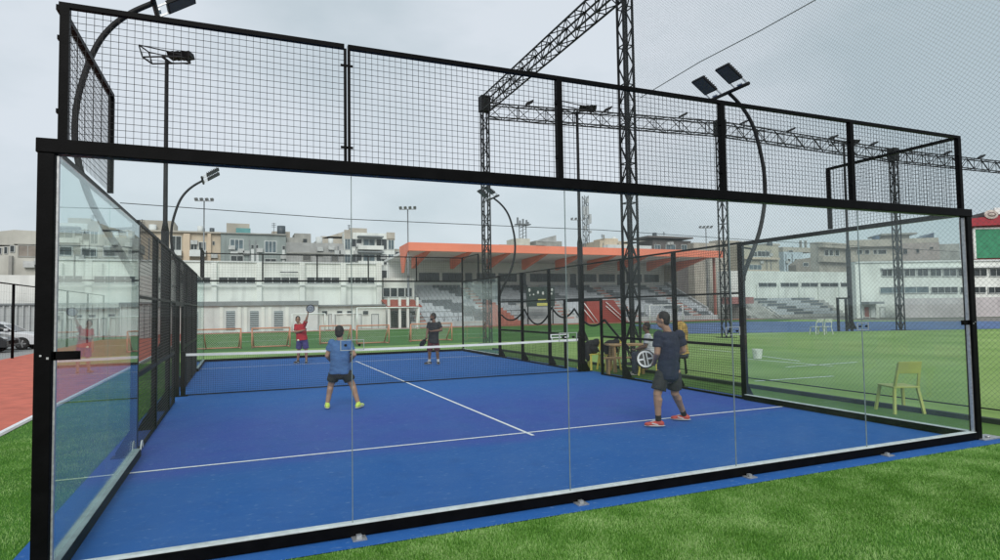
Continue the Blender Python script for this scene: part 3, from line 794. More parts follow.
for q0, q1 in (((742,306),(758,318)),((764,307),(780,318)),((768,307),(784,318))): m.tube([ony(*q0,54.8), ony(*q1,54.8)], .05, 6)
m.build('handrail', WHITEP, r)
a = ony(733,312,57); MB().box((a.x-.8,56.2,1.9),(a.x+2.8,58.4,2.75)).build('red_box', mat('faded red panel', (.33,.15,.14), .8, .15, 2), r)

# facing-the-camera office building at right, rotated with the view
def rot_frame(D, px0, px1):
    a, b = dep(px0, 300, D), dep(px1, 300, D); return a, b
class Face:                                   # a facade seen face-on: plane of constant depth D
    def __init__(s, D, tilt=0.0):
        s.o = dep(500, 300, D); s.u = V((math.cos(YAW-tilt), -math.sin(YAW-tilt), 0)); s.n = V((math.sin(YAW-tilt), math.cos(YAW-tilt), 0))
    def pt(s, px, py):
        d = ray(px, py); t = (s.o-CAM).dot(s.n)/d.dot(s.n); return CAM+d*t
    def box(s, mb, px, d0, d1, floor=None):
        a, b = s.pt(px[0], (px[1]+px[3])/2), s.pt(px[2], (px[1]+px[3])/2); xm = (px[0]+px[2])/2
        z0, z1 = s.pt(xm, px[3]).z, s.pt(xm, px[1]).z
        if floor is not None: z0 = floor
        c = (a+b)/2; c = V((c.x, c.y, (z0+z1)/2)); w = (V((b.x,b.y,0))-V((a.x,a.y,0))).length
        return mb.obox(c+s.n*(d0+d1)/2, s.u*w/2, s.n*(d1-d0)/2, (0,0,(z1-z0)/2))
    def block(s, r, name, px, m, d0=0, d1=8, floor=None): return s.box(MB(), px, d0, d1, floor).build(name, m, r)
    def window(s, r, px, pane=None, mull=2, name='window', fm=None, t=.10):
        p = s.box(MB(), px, -.05, .02).build(name, pane or PANE, r)
        w, h = px[2]-px[0], px[3]-px[1]; tx, ty = min(.5, w*.1), min(.5, h*.1); m = MB()
        s.box(m, (px[0]-tx,px[1]-ty,px[2]+tx,px[1]), -.12, -.051); s.box(m, (px[0]-tx,px[3],px[2]+tx,px[3]+ty), -.16, -.051)
        s.box(m, (px[0]-tx,px[1],px[0],px[3]), -.12, -.051); s.box(m, (px[2],px[1],px[2]+tx,px[3]), -.12, -.051)
        for i in range(1, mull):
            x = px[0]+w*i/mull; s.box(m, (x-tx*.35,px[1],x+tx*.35,px[3]), -.10, -.051)
        m.build('frame', fm or FRAME, p); return p
    def thing(s, name, label, cat, px):
        p = s.pt(px, 310); return thing(name, label, cat, (p.x, p.y, 0))
F = Face(72)
r = F.thing('building', 'white two storey building with two rows of dark windows at the right edge', 'building', 940)
F.block(r, 'wall', (856,261.5,1075,318), WALLW, 0, 1.6, 0)
F.block(r, 'coping', (855.5,260,1076,261.5), WALLW2, -.2, 1.8)
for i, x in enumerate((881.5,892,904,917,930,943,957.5,973.5,989.5,1005,1021)): F.window(r, (x,268.9,x+(10.5 if i < 5 else 12.5),276), PANE, 2)
F.block(r, 'window_hood', (880,266.6,1060,268), WALLW2, -.45, -.01)
for a in ((880,928),(931,957),(960,985),(988,1013)): F.window(r, (a[0],287.2,a[1],292.8), PANEB if a[0] < 930 else PANE, 4)
F.block(r, 'awning', (861,301.8,876,304), WGREY, -1.6, -.01)
for x in (864,870.5,880): F.window(r, (x,307,x+4.6,317), mat('faded red door', (.30,.13,.12), .7, .2, 3) if x < 870 else WALLW2, 1, 'door')
r = F.thing('wall', 'pinkish white boundary wall beneath the windows at the right edge', 'wall', 960)
F.block(r, 'panel', (884,297.5,1075,318.5), mat('pinkish white render', (.52,.48,.49), .85, .12, .4), -2.5, -2.2, 0)
tag(r)
# hedge strip at its foot
m = MB(); F.box(m, (858,317.4,1070,324), -4.6, -3.0, 0)
def tuft_box(mb, cen, u, n, z0, z1, count, seed):
    rr = random.Random(seed)
HEDGE = mat('dark hedge foliage', (.05,.085,.04), .9, .4, 2.5, 1.0, 12)
o = m.build('hedge', HEDGE); bm = bmesh.new(); bm.from_mesh(o.data)
bmesh.ops.subdivide_edges(bm, edges=[e for e in bm.edges if e.calc_length() > 5], cuts=160)
for v in bm.verts:
    if v.co.z > .3: v.co += V((random.uniform(-.1,.1), random.uniform(-.15,.15), random.uniform(-.2,.2)))
bm.to_mesh(o.data); bm.free(); top_mesh(o)
tag(o, 'low dark clipped hedge at the foot of the pinkish boundary wall', 'hedge')

# shop front with red canopy and green screen at the far right
F = Face(84)
r = F.thing('building', 'shop building with a red canopy carrying a pale round emblem above a green screen', 'building', 1000)
F.block(r, 'wall', (966.5,219,1075,262), mat('striped red brick', (.36,.13,.11), .85, .3, 4), 0, 1.2, 0)
m = MB()
for i in range(7): F.box(m, (966,231+6*i,972,233.2+6*i), -.06, -.005)
m.build('pale_band', WALLW, r)
F.block(r, 'screen', (974.5,229,1075,257.5), mat('green mesh screen', (.045,.25,.13), .75, .18, 1.2), -.25, -.02)
F.block(r, 'screen_frame', (972.4,227.2,1075,228.8), WALLW, -.3, -.02); F.block(r, 'screen_post', (972.2,229,974.3,259), WALLW, -.3, -.02)
m = MB(); a, b = F.pt(966,227), F.pt(1075,222); e = F.pt(966,217); f_ = F.pt(1075,190)
m.prism([a, b, V((b.x,b.y,F.pt(1075,208).z)), V((a.x,a.y,F.pt(966,219.5).z))], -F.n*.9); m.build('red_canopy', mat('red canopy sheet', (.36,.028,.04), .6, .15, 1), r)
m = MB(); m.prism([V((a.x,a.y,F.pt(966,219.2).z)), V((b.x,b.y,F.pt(1075,207.5).z)), V((b.x,b.y,f_.z)), V((e.x,e.y,e.z))], F.n*.5); m.build('dark_roof', mat('charcoal roof sheet', (.06,.06,.065), .7, .2, 1), r)
c = F.pt(985.5,215.6)-F.n*1.0
m = MB(); k = 84/FPX
m.ell(c, F.u*k*7.2, F.n*.10, V((0,0,k*4.6)), 20, 8)
lg = m.build('emblem', mat('pale emblem', (.55,.47,.42), .6, .1, 2), r)
m = MB(); m.ell(c-F.n*.06, F.u*k*4.6, F.n*.08, V((0,0,k*2.5)), 18, 8); em = m.build('emblem_inset', mat('emblem inset', (.20,.14,.13), .6, .3, 2), lg)
m = MB(); m.ell(c-F.n*.10, F.u*k*3.0, F.n*.07, V((0,0,k*1.3)), 16, 8); m.build('emblem_core', MATS['pale emblem'], lg)
F.block(r, 'white_sign', (993,207.5,1075,214), WHITEP, -.3, -.01)

# --- apartment blocks on the skyline
CREAM = mat('cream render', (.56,.47,.36), .85, .12, .5); CREAM2 = mat('weathered beige render', (.44,.40,.34), .85, .18, .5)
GGREEN = mat('grey green render', (.27,.31,.30), .85, .1, .5); GCON = mat('raw grey concrete', (.33,.325,.30), .9, .2, .7); GCON2 = mat('stained grey concrete', (.36,.36,.35), .9, .25, .5)
TEAL = mat('teal glazing', (.10,.28,.28), .2, .2, 1); TANK = mat('dark water tank', (.06,.075,.09), .5, .2, 2); BROWN = mat('brown cladding', (.13,.115,.11), .8, .15, 1); PALEB = mat('pale blue render', (.50,.58,.64), .85, .1, .5)
Y = 88
r = bldg('cream apartment block with water tanks on its roof, behind the tall left mast', (150,220), Y)
block(r, 'wall', Y, (128,232.5,220.5,275), CREAM, 12, floor=0)
block(r, 'roof_slab', Y, (127,231,221,232.5), CREAM2, 12.3, .5)
block(r, 'penthouse', Y+3, (140,220.5,174,231), CREAM2, 6)
for q in ((170.5,236.5,181,250),(191,242,197,249.5),(199,242.5,205.5,250)): window(r, Y, q, mull=2, sill=True)
window(r, Y, (131,238,140,248), mull=2); window(r, Y, (212.5,241.5,214.5,245), mull=1)
for a in ((168,251,182,256),(190,251,206,257)): block(r, 'balcony', Y, a, WALLW2, .1, 1.2)
for a, b in ((183.5,190),(207.5,211)): block(r, 'pier', Y, (a,234,b,274), mat('peach render', (.62,.49,.36), .85, .1, .5), .1, .5, floor=0)
for x in (202.5, 212): 
    p = ony(x, 229.5, Y+3); MB().tube([(p.x,p.y,ony(x,231.4,Y+3).z-.3),(p.x,p.y,ony(x,228.2,Y+3).z)], .33, 10).build('water_tank', TANK, r)
r = bldg('grey green apartment block with a teal glazed rooftop room', (220,285), 87)
Y = 87
block(r, 'wall', Y, (220.8,234.5,286,275), GGREEN, 12, floor=0)
block(r, 'roof_slab', Y, (220.8,233.4,286.4,234.5), GCON, 12.2, .3)
block(r, 'penthouse', Y+3, (226.5,223.5,249.5,233.5), CREAM2, 6); block(r, 'teal_room', Y+2.5, (236,228.2,250.5,233.4), TEAL, .45)
for q in ((230.5,239.8,243,251),(265,241.5,276,252.5)): window(r, Y, q, PANEB, mull=3, fm=WALLW2)
for q in ((251.3,245,253.6,248.5),(255.6,245,258.2,248.5),(282.5,246,285,249.5)): window(r, Y, q, mull=1)
for a in ((251,249.2,254,274),(255.3,249.2,258.5,274),(282.2,250,284.8,274)): block(r, 'render_strip', Y, a, WALLW2, .1, .08)
for q in ((231,256,243,261),(265,259,276,262)): window(r, Y, q, mull=2)
block(r, 'white_panel', Y, (230.5,251.8,243,254.8), WALLW2, .1, .15)
Y = 86
r = bldg('raw grey concrete apartment block with small rooftop huts left of the white block', (285,342), Y)
block(r, 'wall', Y, (286.4,243,343.5,275), GCON2, 12, floor=0)
block(r, 'upper_storey', Y+2, (286.6,237.5,302,243), GCON, 8); block(r, 'rooftop_hut', Y+5, (272,231.5,290,237.4), CREAM2, 4); block(r, 'rooftop_hut', Y+4, (294.5,233.5,311,243), GCON, 4)
block(r, 'cornice', Y, (286.2,252.6,343.7,254), GCON, .1, .25)
for q in ((303,255,310.5,260.5),(331.5,256,338,261),(316,254.6,323,256.4)): window(r, Y, q, mat('shaded opening', (.10,.10,.095), .7, .2, 2), mull=1, fm=GCON)
window(r, Y+4, (303,239,307,243), mull=1, fm=GCON)
Y = 90
r = bldg('modern white apartment block with stacked dark balconies behind the white club building', (322,395), Y)
block(r, 'side_wing', Y+2, (321,236.5,345,262), CREAM2, 12, floor=0)
m = MB(); a = rect(Y+2, 321, 228, 354, 240)
m.prism([(a[0],Y+2,rect(Y+2,320,230,322,238.6)[2]),(a[1],Y+2,rect(Y+2,350,230,354,238.6)[2]),(a[1],Y+2,a[3])], (0,12,0)); m.build('side_gable', CREAM2, r)
block(r, 'wall', Y, (344,233,394.6,275), WALLW, 1.9, floor=0)
block(r, 'roof_hut', Y+1, (350.5,228.2,367,233), CREAM2, 6); block(r, 'corner_panel', Y, (386.5,232.5,394.8,240), CREAM2, .1, .1); block(r, 'corner_panel', Y, (344.2,230,352.5,239), CREAM2, .1, .1)
for row, y in enumerate((239.3, 254.6, 270.6)):
    for x0, x1, p in ((345,350,PANEB),(351,361.5,PANE),(363.5,374.5,PANEB),(376.5,386.5,PANE),(388.5,393.5,PANEB)):
        if row == 2 and x1 < 375: continue
        window(r, Y, (x0,y,x1,y+7.4 if x0 < 375 and x0 > 350 else y+10), p, mull=2)
    if row < 2:
        block(r, 'balcony', Y, (357,y+7.0,382,y+11), WALLW, .1, 1.3); block(r, 'slab_edge', Y, (357,y-2.6,382,y-1.4), WGREY, .1, 1.4)
block(r, 'side_house', Y+4, (395,249,406,276), CREAM2, 6, floor=0); window(r, Y+4, (395.5,263,400.5,271), mull=1); window(r, Y+4, (395.5,252,400.5,256), mull=1)
block(r, 'blue_cover', 58.5, (378,275.6,386,278.4), mat('pale blue tarp', (.32,.46,.62), .7, .2, 2), 1.0) if False else None
# left edge: white boundary building + cream building
r = bldg('cream corner building with a long shaded balcony at the left edge', (-40,42), 62)
Y = 62
block(r, 'wall', Y, (-120,245,128,300), mat('light stained render', (.50,.49,.44), .9, .2, .3), 10, floor=0)
m = MB(); a = rect(Y, -120, 232, 16, 250); b2 = rect(Y, 14, 231.5, 130, 245.2)
m.prism([(a[0],Y,rect(Y,-122,244,-118,250)[2]),(b2[0],Y,rect(Y,13,244,15,246)[2]),(b2[0],Y,b2[3]),(a[0],Y,rect(Y,-122,244,-118,246)[3])], (0,10,0))
m.prism([(b2[0],Y,b2[2]),(b2[1],Y,b2[2]),(b2[1],Y,rect(Y,120,236,130,246)[3]),(b2[0],Y,b2[3])], (0,10,0))
m.build('gable', mat('light stained render 2', (.47,.46,.41), .9, .2, .3), r)
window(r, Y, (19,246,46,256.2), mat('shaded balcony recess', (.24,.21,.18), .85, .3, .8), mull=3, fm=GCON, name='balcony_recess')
for q in ((4.5,247,7.5,253.5),(-1,248,1.5,254),(10.5,246,14.5,252),(60,247,72,255),(82,248,96,256),(104,247,118,256)): window(r, Y, q, mull=1, fm=WALLW2)
MB().box((rect(Y,9.5,256,13,275)[0],Y-.3,0),(rect(Y,9.5,256,13,275)[1],Y-.01,rect(Y,9.5,256,13,275)[3])).build('downpipe_pier', GCON, r)
r = bldg('tall white boundary wall with a corrugated lower part behind the parked cars', (-40,42), 47, 'wall', 'wall')
Y = 47
block(r, 'upper_wall', Y, (-150,275,158,304.5), mat('bright white wash', (.68,.69,.66), .85, .1, .6), .4)
m = MB(); X0, X1, _, Z1 = rect(Y-.3, -150, 304.6, 158, 330); n = int((X1-X0)/.36)
for i in range(n):
    x = X0+i*.36; m.add([(x,Y-.25,0),(x+.2,Y-.25,0),(x+.24,Y-.38,0),(x+.32,Y-.38,0),(x+.36,Y-.25,0)]+[(x,Y-.25,Z1),(x+.2,Y-.25,Z1),(x+.24,Y-.38,Z1),(x+.32,Y-.38,Z1),(x+.36,Y-.25,Z1)], [(k,k+1,k+6,k+5) for k in range(4)])
m.build('corrugated_sheet', mat('pale corrugated sheet', (.40,.42,.42), .6, .08, 1), r)
block(r, 'ledge', Y, (-150,303.6,158,305.4), WGREY, .1, .45)

# skyline behind the orange roof and to the right
Y = 100
r = bldg('pale domed tank house carrying an antenna platform, above the left part of the roof', (500,545), Y)
block(r, 'wall', Y, (500,245,545,256), CREAM2, 8, floor=0); block(r, 'tank', Y+1, (515,238.6,530,245), mat('pale beige tank', (.55,.53,.46), .8, .1, 1), 4)
block(r, 'shed', Y, (536,241,562,250), GCON, 6, floor=0); 
m = MB(); a = rect(Y, 537, 236.5, 556, 242); m.prism([(a[0],Y-.1,a[2]),(a[1],Y-.1,a[2]),(a[1],Y-.1,a[3]+.3)], (0,6,0)); m.build('shed_roof', GCON2, r)
m = MB(); p0, p1 = ony(519.5,238.6,Y+2), ony(519.5,225,Y+2); p2 = ony(526,225,Y+2)
for x in (p0.x, (p0.x+p2.x)/2, p2.x): m.bar((x,Y+2,p0.z),(x,Y+2,p1.z), .14)
for k in range(4):
    z0 = p0.z+(p1.z-p0.z)*k/4; z1 = p0.z+(p1.z-p0.z)*(k+1)/4; m.bar((p0.x,Y+2,z0),(p2.x,Y+2,z1), .1)
m.box((p0.x-.7,Y+1.2,p1.z),(p2.x+.7,Y+2.8,p1.z+.2))
m.build('antenna_frame', GREYST, r)
m = MB()
for x, h in ((517.6,217.5),(520,220.5),(523,219),(526.5,220),(528,222)):
    a, b = ony(x,225,Y+2), ony(x,h,Y+2); m.bar((a.x,Y+2,a.z),(b.x,Y+2,b.z), .32, .2)
m.build('antenna', GREYST, r)
r = bldg('telecom mast bristling with pale antenna drums above the middle of the orange roof', (583,592), 105, 'telecom_mast', 'telecom mast')
a, b = ony(586.3,250,105), ony(586.3,196,105)
m = MB(); lattice(m, (a.x,105,0), (a.x,105,b.z), .9, .12, .07, 1.3); m.build('lattice_column', GREYST, r)
m = MB()
for px, py, w, h in ((583.5,211,2,8),(586.5,211,2,9),(589.5,219,2,9),(585,217,2,3),(588,222,1.5,5),(584.6,228,1.6,4),(587,201,1.4,4),(590,232,1.6,2)):
    q = rect(104, px-w/2, py-h/2, px+w/2, py+h/2); m.box((q[0],103.6,q[2]),(q[1],104.3,q[3]))
m.build('antenna', mat('pale antenna cover', (.42,.44,.45), .6, .1, 2), r)
r = bldg('cream rooftop house with a parapet above the middle of the orange roof', (600,640), 100)
block(r, 'wall', 100, (600,241,630,256), CREAM, 8, floor=0); block(r, 'hut', 101, (604,238.5,618,241), CREAM, 4); block(r, 'parapet', 100, (606,245.5,650,252), WALLW2, .2, .6)
m = MB(); q = rect(100, 605.2, 234.5, 606, 238.5); m.box((q[0],100.5,q[2]),(q[1],100.8,q[3])); m.build('chimney', GCON, r)
r = bldg('brown clad flat roofed block with pale blue windows above the orange roof', (648,692), 100)
block(r, 'wall', 100, (653,240.5,691,257), BROWN, 5, floor=0); block(r, 'roof_slab', 100, (645,237,690,238.6), BROWN, 5, 1.0); block(r, 'upper_room', 103, (655,236,675,240.5), CREAM2, 6)
for q in ((654.5,245,660,251),(666,245,675,251),(681.5,245,686.5,251)): window(r, 100, q, PANEB, mull=2)
r = bldg('beige block at the right end of the orange roof', (691,746), 98)
block(r, 'wall', 98, (694,243,716,258), CREAM2, 3, floor=0); block(r, 'wall', 99, (719,240.6,746,276), CREAM2, 3, floor=0); block(r, 'tiled_wall', 66, (710,255,727,283), mat('beige tile wall', (.47,.44,.38), .8, .2, 3), 1.0, floor=0)
window(r, 99, (727,250,736,256), mull=2); block(r, 'dark_ledge', 65.5, (727,289.5,746,295), WGREY, .3, floor=None)
r = bldg('beige apartment block with two storeys of windows right of the stand', (738,785), 92)
block(r, 'wall', 92, (740,245.5,779,275), mat('warm beige render', (.46,.42,.33), .85, .15, .5), 3, floor=0)
for q in ((750,252,756.5,256.5),(757.5,251.5,769,256.5),(749,265,761,269.5)): window(r, 92, q, PANEB if q[1] > 252 else PANE, mull=3, sill=True)
for q in ((741,257.6,777,259.6),(741,270,777,272)): block(r, 'balcony', 92, q, CREAM, .1, .8)
block(r, 'rooftop_hut', 95, (766,243.6,780,245.6), CREAM2, 4)
r = bldg('pale blue house with two small dark windows between beige blocks', (782,804), 94)
block(r, 'wall', 94, (784,252,803,275), PALEB, 2, floor=0); block(r, 'top_floor', 94.5, (783,247.5,815,252), CREAM2, 3)
for q in ((787.5,259,790,261.6),(794.5,259,797.2,261.6),(788.5,250.6,792.5,252)): window(r, 94, q, mull=1)
for x in (801.5, 806.5):
    q = rect(95, x-.5, 240.5, x+.5, 248); MB().box((q[0],95,q[2]),(q[1],95.5,q[3])).build('chimney', GCON, r)
r = bldg('brown house at the left of the long curved balcony building', (796,822), 92)  # brown is the wall's own colour
m = MB(); q = rect(92, 796, 256, 824, 276); m.prism([(q[0],92,0),(q[1],92,0),(q[1],92,q[3]),(q[0]+2.5,92,q[3]-.6),(q[0],92,q[3]-2)], (0,2,0)); m.build('wall', mat('brown stone wall', (.27,.235,.20), .9, .2, 1), r)
window(r, 92, (803,263,808,266), mull=1); window(r, 92, (812,262,818,266), mull=1)
F = Face(118, -.18)
r = F.thing('building', 'long beige apartment building with wide balcony bands above the right white wall', 'building', 890)
BEI = mat('grey beige render', (.42,.39,.34), .85, .15, .5)
m = MB(); F.box(m, (846,242,935,275), 0, 4, 0); m.build('wall', BEI, r)
G = Face(118, .55); G.o = F.pt(846, 270)
m = MB(); G.box(m, (819,243,846,275), 0, 1.5, 0); m.build('side_wall', BEI, r)
for k in (0,):
    F.block(r, 'balcony_band', (846,239.5,936,246.5), CREAM2, -.9, -.01); F.block(r, 'balcony_band', (846,254.5,936,261), CREAM2, -.9, -.01)
    G.block(r, 'balcony_band', (818,243.5,845.6,248.5), CREAM2, -.9, -.01); G.block(r, 'balcony_band', (818,257,845.6,262.5), CREAM2, -.9, -.01)
for x0, x1 in ((857,862),(865,869),(873.5,876.5),(878,886)): F.window(r, (x0,250,x1,254), PANE, 1)
for x0, x1 in ((824,828),(829,832.5),(835,838.5)): G.window(r, (x0,250,x1,255.5), PANE, 1)
F.block(r, 'rooftop_hut', (886,233.5,915,239.5), BEI, 2, 6); F.block(r, 'hut_roof', (884,232.4,920,234), GCON, 1, 7)
F.block(r, 'blue_box', (878,235,882,240), PALEB if False else mat('blue water tank', (.07,.12,.20), .5, .2, 2), 1, 2.5)
m = MB(); a, b = F.pt(919,239), F.pt(934,239); c = F.pt(934,232.6)
m.prism([a, b, c], F.n*4); m.build('solar_panel', mat('dark blue panel', (.05,.075,.12), .35, .2, 3), r)
r = F.thing('building', 'pinkish brown block with small square windows beside the long balcony building', 'building', 915)
PINK = mat('pinkish brown render', (.37,.31,.285), .85, .12, .5)
F.block(r, 'wall', (899,243.5,936,275), PINK, -1.3, 1.0, 0); F.block(r, 'side_wall', (936,244.5,957,275), GCON, -1.0, 6, 0)
F2 = Face(116.7, -.18)
for q in ((903,248.8,907,254),(916,249,919,253),(929.5,247,933,249)): F2.window(r, q, PANE, 1, fm=PINK)
# dense fabric of simple blocks farther away closes the skyline
CLUT = mat('pale air conditioner', (.46,.47,.46), .6, .15, 3)
def clutter(root, Y, x0, x1, roof_px, wall_px, seed, tanks=3, acs=6):
    rr = random.Random(seed)
    for i in range(tanks):
        px = rr.uniform(x0, x1); p = ony(px, roof_px, Y+2.5); k = rr.uniform(.7, 1.2)
        if rr.random() < .5: MB().tube([(p.x,p.y,p.z-.4),(p.x,p.y,p.z+.9*k)], .5*k, 10).build('water_tank', TANK if rr.random() < .6 else WALLW2, root)
        else:
            m = MB(); k *= .55; m.bar((p.x,p.y,p.z-.4),(p.x,p.y,p.z+2.6*k), .06)
            for q in range(3): m.bar((p.x-.5*k,p.y,p.z+(1.6+.4*q)*k),(p.x+.5*k,p.y,p.z+(1.6+.4*q)*k), .05)
            m.build('aerial', DARKST, root)
    for i in range(acs):
        p = ony(rr.uniform(x0, x1), rr.uniform(*wall_px), Y)
        MB().box((p.x-.42,Y-.40,p.z-.28),(p.x+.42,Y-.005,p.z+.28)).build('air_conditioner', CLUT, root)
    for i in range(2):
        p = ony(rr.uniform(x0, x1), wall_px[0], Y); MB().box((p.x-.06,Y-.12,0),(p.x+.06,Y-.004,p.z)).build('drain_pipe', GREYST, root)
byl = {o.get('label', ''): o for o in bpy.data.objects if o.parent is None}
def bl(t): return next(o for k, o in byl.items() if t in k)
clutter(bl('cream apartment block with'), 88, 130, 219, 231, (238, 258), 1)
clutter(bl('grey green apartment'), 87, 222, 284, 233.4, (240, 258), 2, 2, 5)
clutter(bl('raw grey concrete'), 86, 312, 342, 243, (246, 260), 3, 2, 4)
clutter(bl('modern white apartment'), 90, 346, 392, 233, (242, 262), 4, 2, 3)
clutter(bl('cream corner building'), 62, 18, 125, 245, (258, 272), 5, 3, 5)
clutter(bl('beige apartment block with two'), 92, 742, 777, 245.5, (250, 268), 6, 3, 4)
clutter(bl('brown clad flat'), 100, 652, 689, 237, (243, 252), 7, 2, 2)
clutter(bl('cream rooftop house'), 100, 602, 628, 241, (243, 250), 9, 2, 1)
clutter(bl('pale blue house'), 94, 783, 800, 252, (254, 264), 10, 1, 2)
# ================================================================== LEFT: fence and cars
r = thing('wire_fence', 'black post and wire fence along the red track in front of the parked cars', 'fence', (-7.6,28,0))
for y in (14,17,20,23.4,27.0,31.5,36.0,41,46):
    m = MB(); m.tube([(-7.62,y,0),(-7.62,y,3.12)], .055, 8); m.build('post', BLACK, r)
m = MB(); m.tube([(-7.62,14,3.12),(-7.62,46,3.12)], .03, 6); m.build('top_rail', BLACK, r)
m = MB(); wires(m, (-7.62,14,.1), (0,1,0), (0,0,1), 32, 3.0, .32, .32, .003); m.build('wire_mesh', BLACK2, r)

def car(label, loc, rot, paint, name='parked_car', group=None):
    r = thing(name, label, 'car', (0,0,0), group)
    # side profile (x forward), body as lofted sections across y
    L_ = 4.45; W = .88
    low = [(-2.2,.42),(-2.2,.80),(-2.1,.98),(-1.6,1.04),(-.9,1.02),(.0,1.0),(.95,.96),(1.55,.88),(2.0,.76),(2.2,.58),(2.22,.36)]
    m = MB(); secs = []
    for y, k in ((-W,.90),(-W*.96,.98),(-W*.6,1.0),(W*.6,1.0),(W*.96,.98),(W,.90)):
        sec = [(x*(.985 if abs(y) > .8 else 1), y, .24)for x, z in (low[0],)]
        pts = [(x*(1-.02*(abs(y) > .85)), y, .30+(z-.30)*k) for x, z in low]
        # wheel arches along the bottom
        bot = []
        for cx in (1.38, -1.35):
            bot.append((cx+.40, y, .28))
            for a in range(0, 181, 20): bot.append((cx+.36*math.cos(R(a)), y, .30+.37*math.sin(R(a))))
            bot.append((cx-.40, y, .28))
        secs.append(pts + [(2.18,y,.27)] + bot + [(-2.1,y,.27)])
    n = len(secs[0])
    vs = [p for s_ in secs for p in s_]; fs = []
    for i in range(len(secs)-1):
        for k in range(n): fs.append((i*n+k, i*n+(k+1) % n, (i+1)*n+(k+1) % n, (i+1)*n+k))
    fs.append(list(range(n))); fs.append([ (len(secs)-1)*n+k for k in range(n)][::-1])
    m.add(vs, fs); body = m.build('body', paint, r, world=False)
    roof = [(-1.75,1.03),(-1.35,1.36),(-.75,1.47),(.05,1.47),(.55,1.30),(1.05,.965)]
    m = MB(); s2 = []
    for y, k in ((-.80,0),(-.66,1),(.66,1),(.80,0)):
        s2.append([(x, y if z > 1.1 else y*1.02, z if k else .99+(z-.99)*.55) for x, z in roof])
    n = len(roof); vs = [p for s_ in s2 for p in s_]; fs = [(i*n+k, i*n+k+1, (i+1)*n+k+1, (i+1)*n+k) for i in range(3) for k in range(n-1)]
    fs += [list(range(n)), [3*n+k for k in range(n)][::-1], ]
    m.add(vs, fs); m.build('cabin_glass', mat('car glass', (.03,.036,.04), .08, .2, 2), r, world=False)
    m = MB(); m.add([(x, y, z+.012) for y in (-.62, .62) for x, z in roof[1:5]], [(k, k+1, 5+k, 4+k) for k in range(3)]); m.build('roof_panel', paint, r, world=False)
    m = MB()
    for y in (-.80, .80): m.bar((-.35,y*.93,1.0),(-.38,y*.86,1.42),.06); m.bar((.55,y*.84,1.29),(1.05,y,.97),.05)
    m.build('pillar', paint, r, world=False)
    for y in (-.78, .78):
        for cx in (1.38, -1.35):
            s_ = 1 if y > 0 else -1; c = V((cx, y, .315))
            m = MB(); m.tube([c-V((0,.11*s_,0)), c-V((0,.08*s_,0)), c+V((0,.085*s_,0)), c+V((0,.1*s_,0))], [.28,.315,.315,.285], 20); w = m.build('wheel', mat('tyre rubber', (.015,.015,.015), .8, .2, 8), r, world=False)
            m = MB(); m.tube([c+V((0,.09*s_,0)), c+V((0,.104*s_,0))], .20, 18)
            m.build('rim', mat('dark rim well', (.05,.05,.052), .5, .2, 3), w, world=False)
            m = MB()
            for a in range(5):
                d = V((math.cos(a*1.2566), 0, math.sin(a*1.2566))); m.obox(c+V((0,.112*s_,0))+d*.105, d*.10, d.cross(V((0,1,0)))*.024, (0,.008,0))
            m.tube([c+V((0,.1*s_,0)), c+V((0,.118*s_,0))], .045, 10); m.build('spokes', SILVER, w, world=False)
        m = MB(); m.ell((2.02, y*.83, .70), (.17,0,-.03), (0,.17,0), (0,0,.075)); m.build('headlight', mat('clear headlight', (.45,.47,.48), .1, .2, 3), r, world=False)
        m = MB(); m.box((.62, y*1.06-.02, 1.0),(.80, y*1.06+(.16 if y > 0 else -.16), 1.12)); m.build('mirror', paint, r, world=False, bevel=.03)
    m = MB(); m.box((2.20,-.5,.42),(2.235,.5,.60)); m.build('grille', BLACK, r, world=False)
    r.location = loc; r.rotation_euler = (0,0,rot); return r
WCAR = mat('white car paint', (.62,.64,.66), .25, .05, 2); BCAR = mat('black car paint', (.02,.021,.024), .2, .1, 2)
wc = gnd(28.5, 351); wc = V((min(wc.x, -8.6), wc.y+1.6, 0))
a_ = dep(28.5, 350, 33.0)
car('white car parked behind the fence at the left edge', (a_.x-1.45, a_.y+.25, 0), -.06, WCAR)
b_ = dep(-22, 350, 30.2)
car('black car parked in front of the white car at the left edge', (b_.x-.75, b_.y, 0), -.06, BCAR)

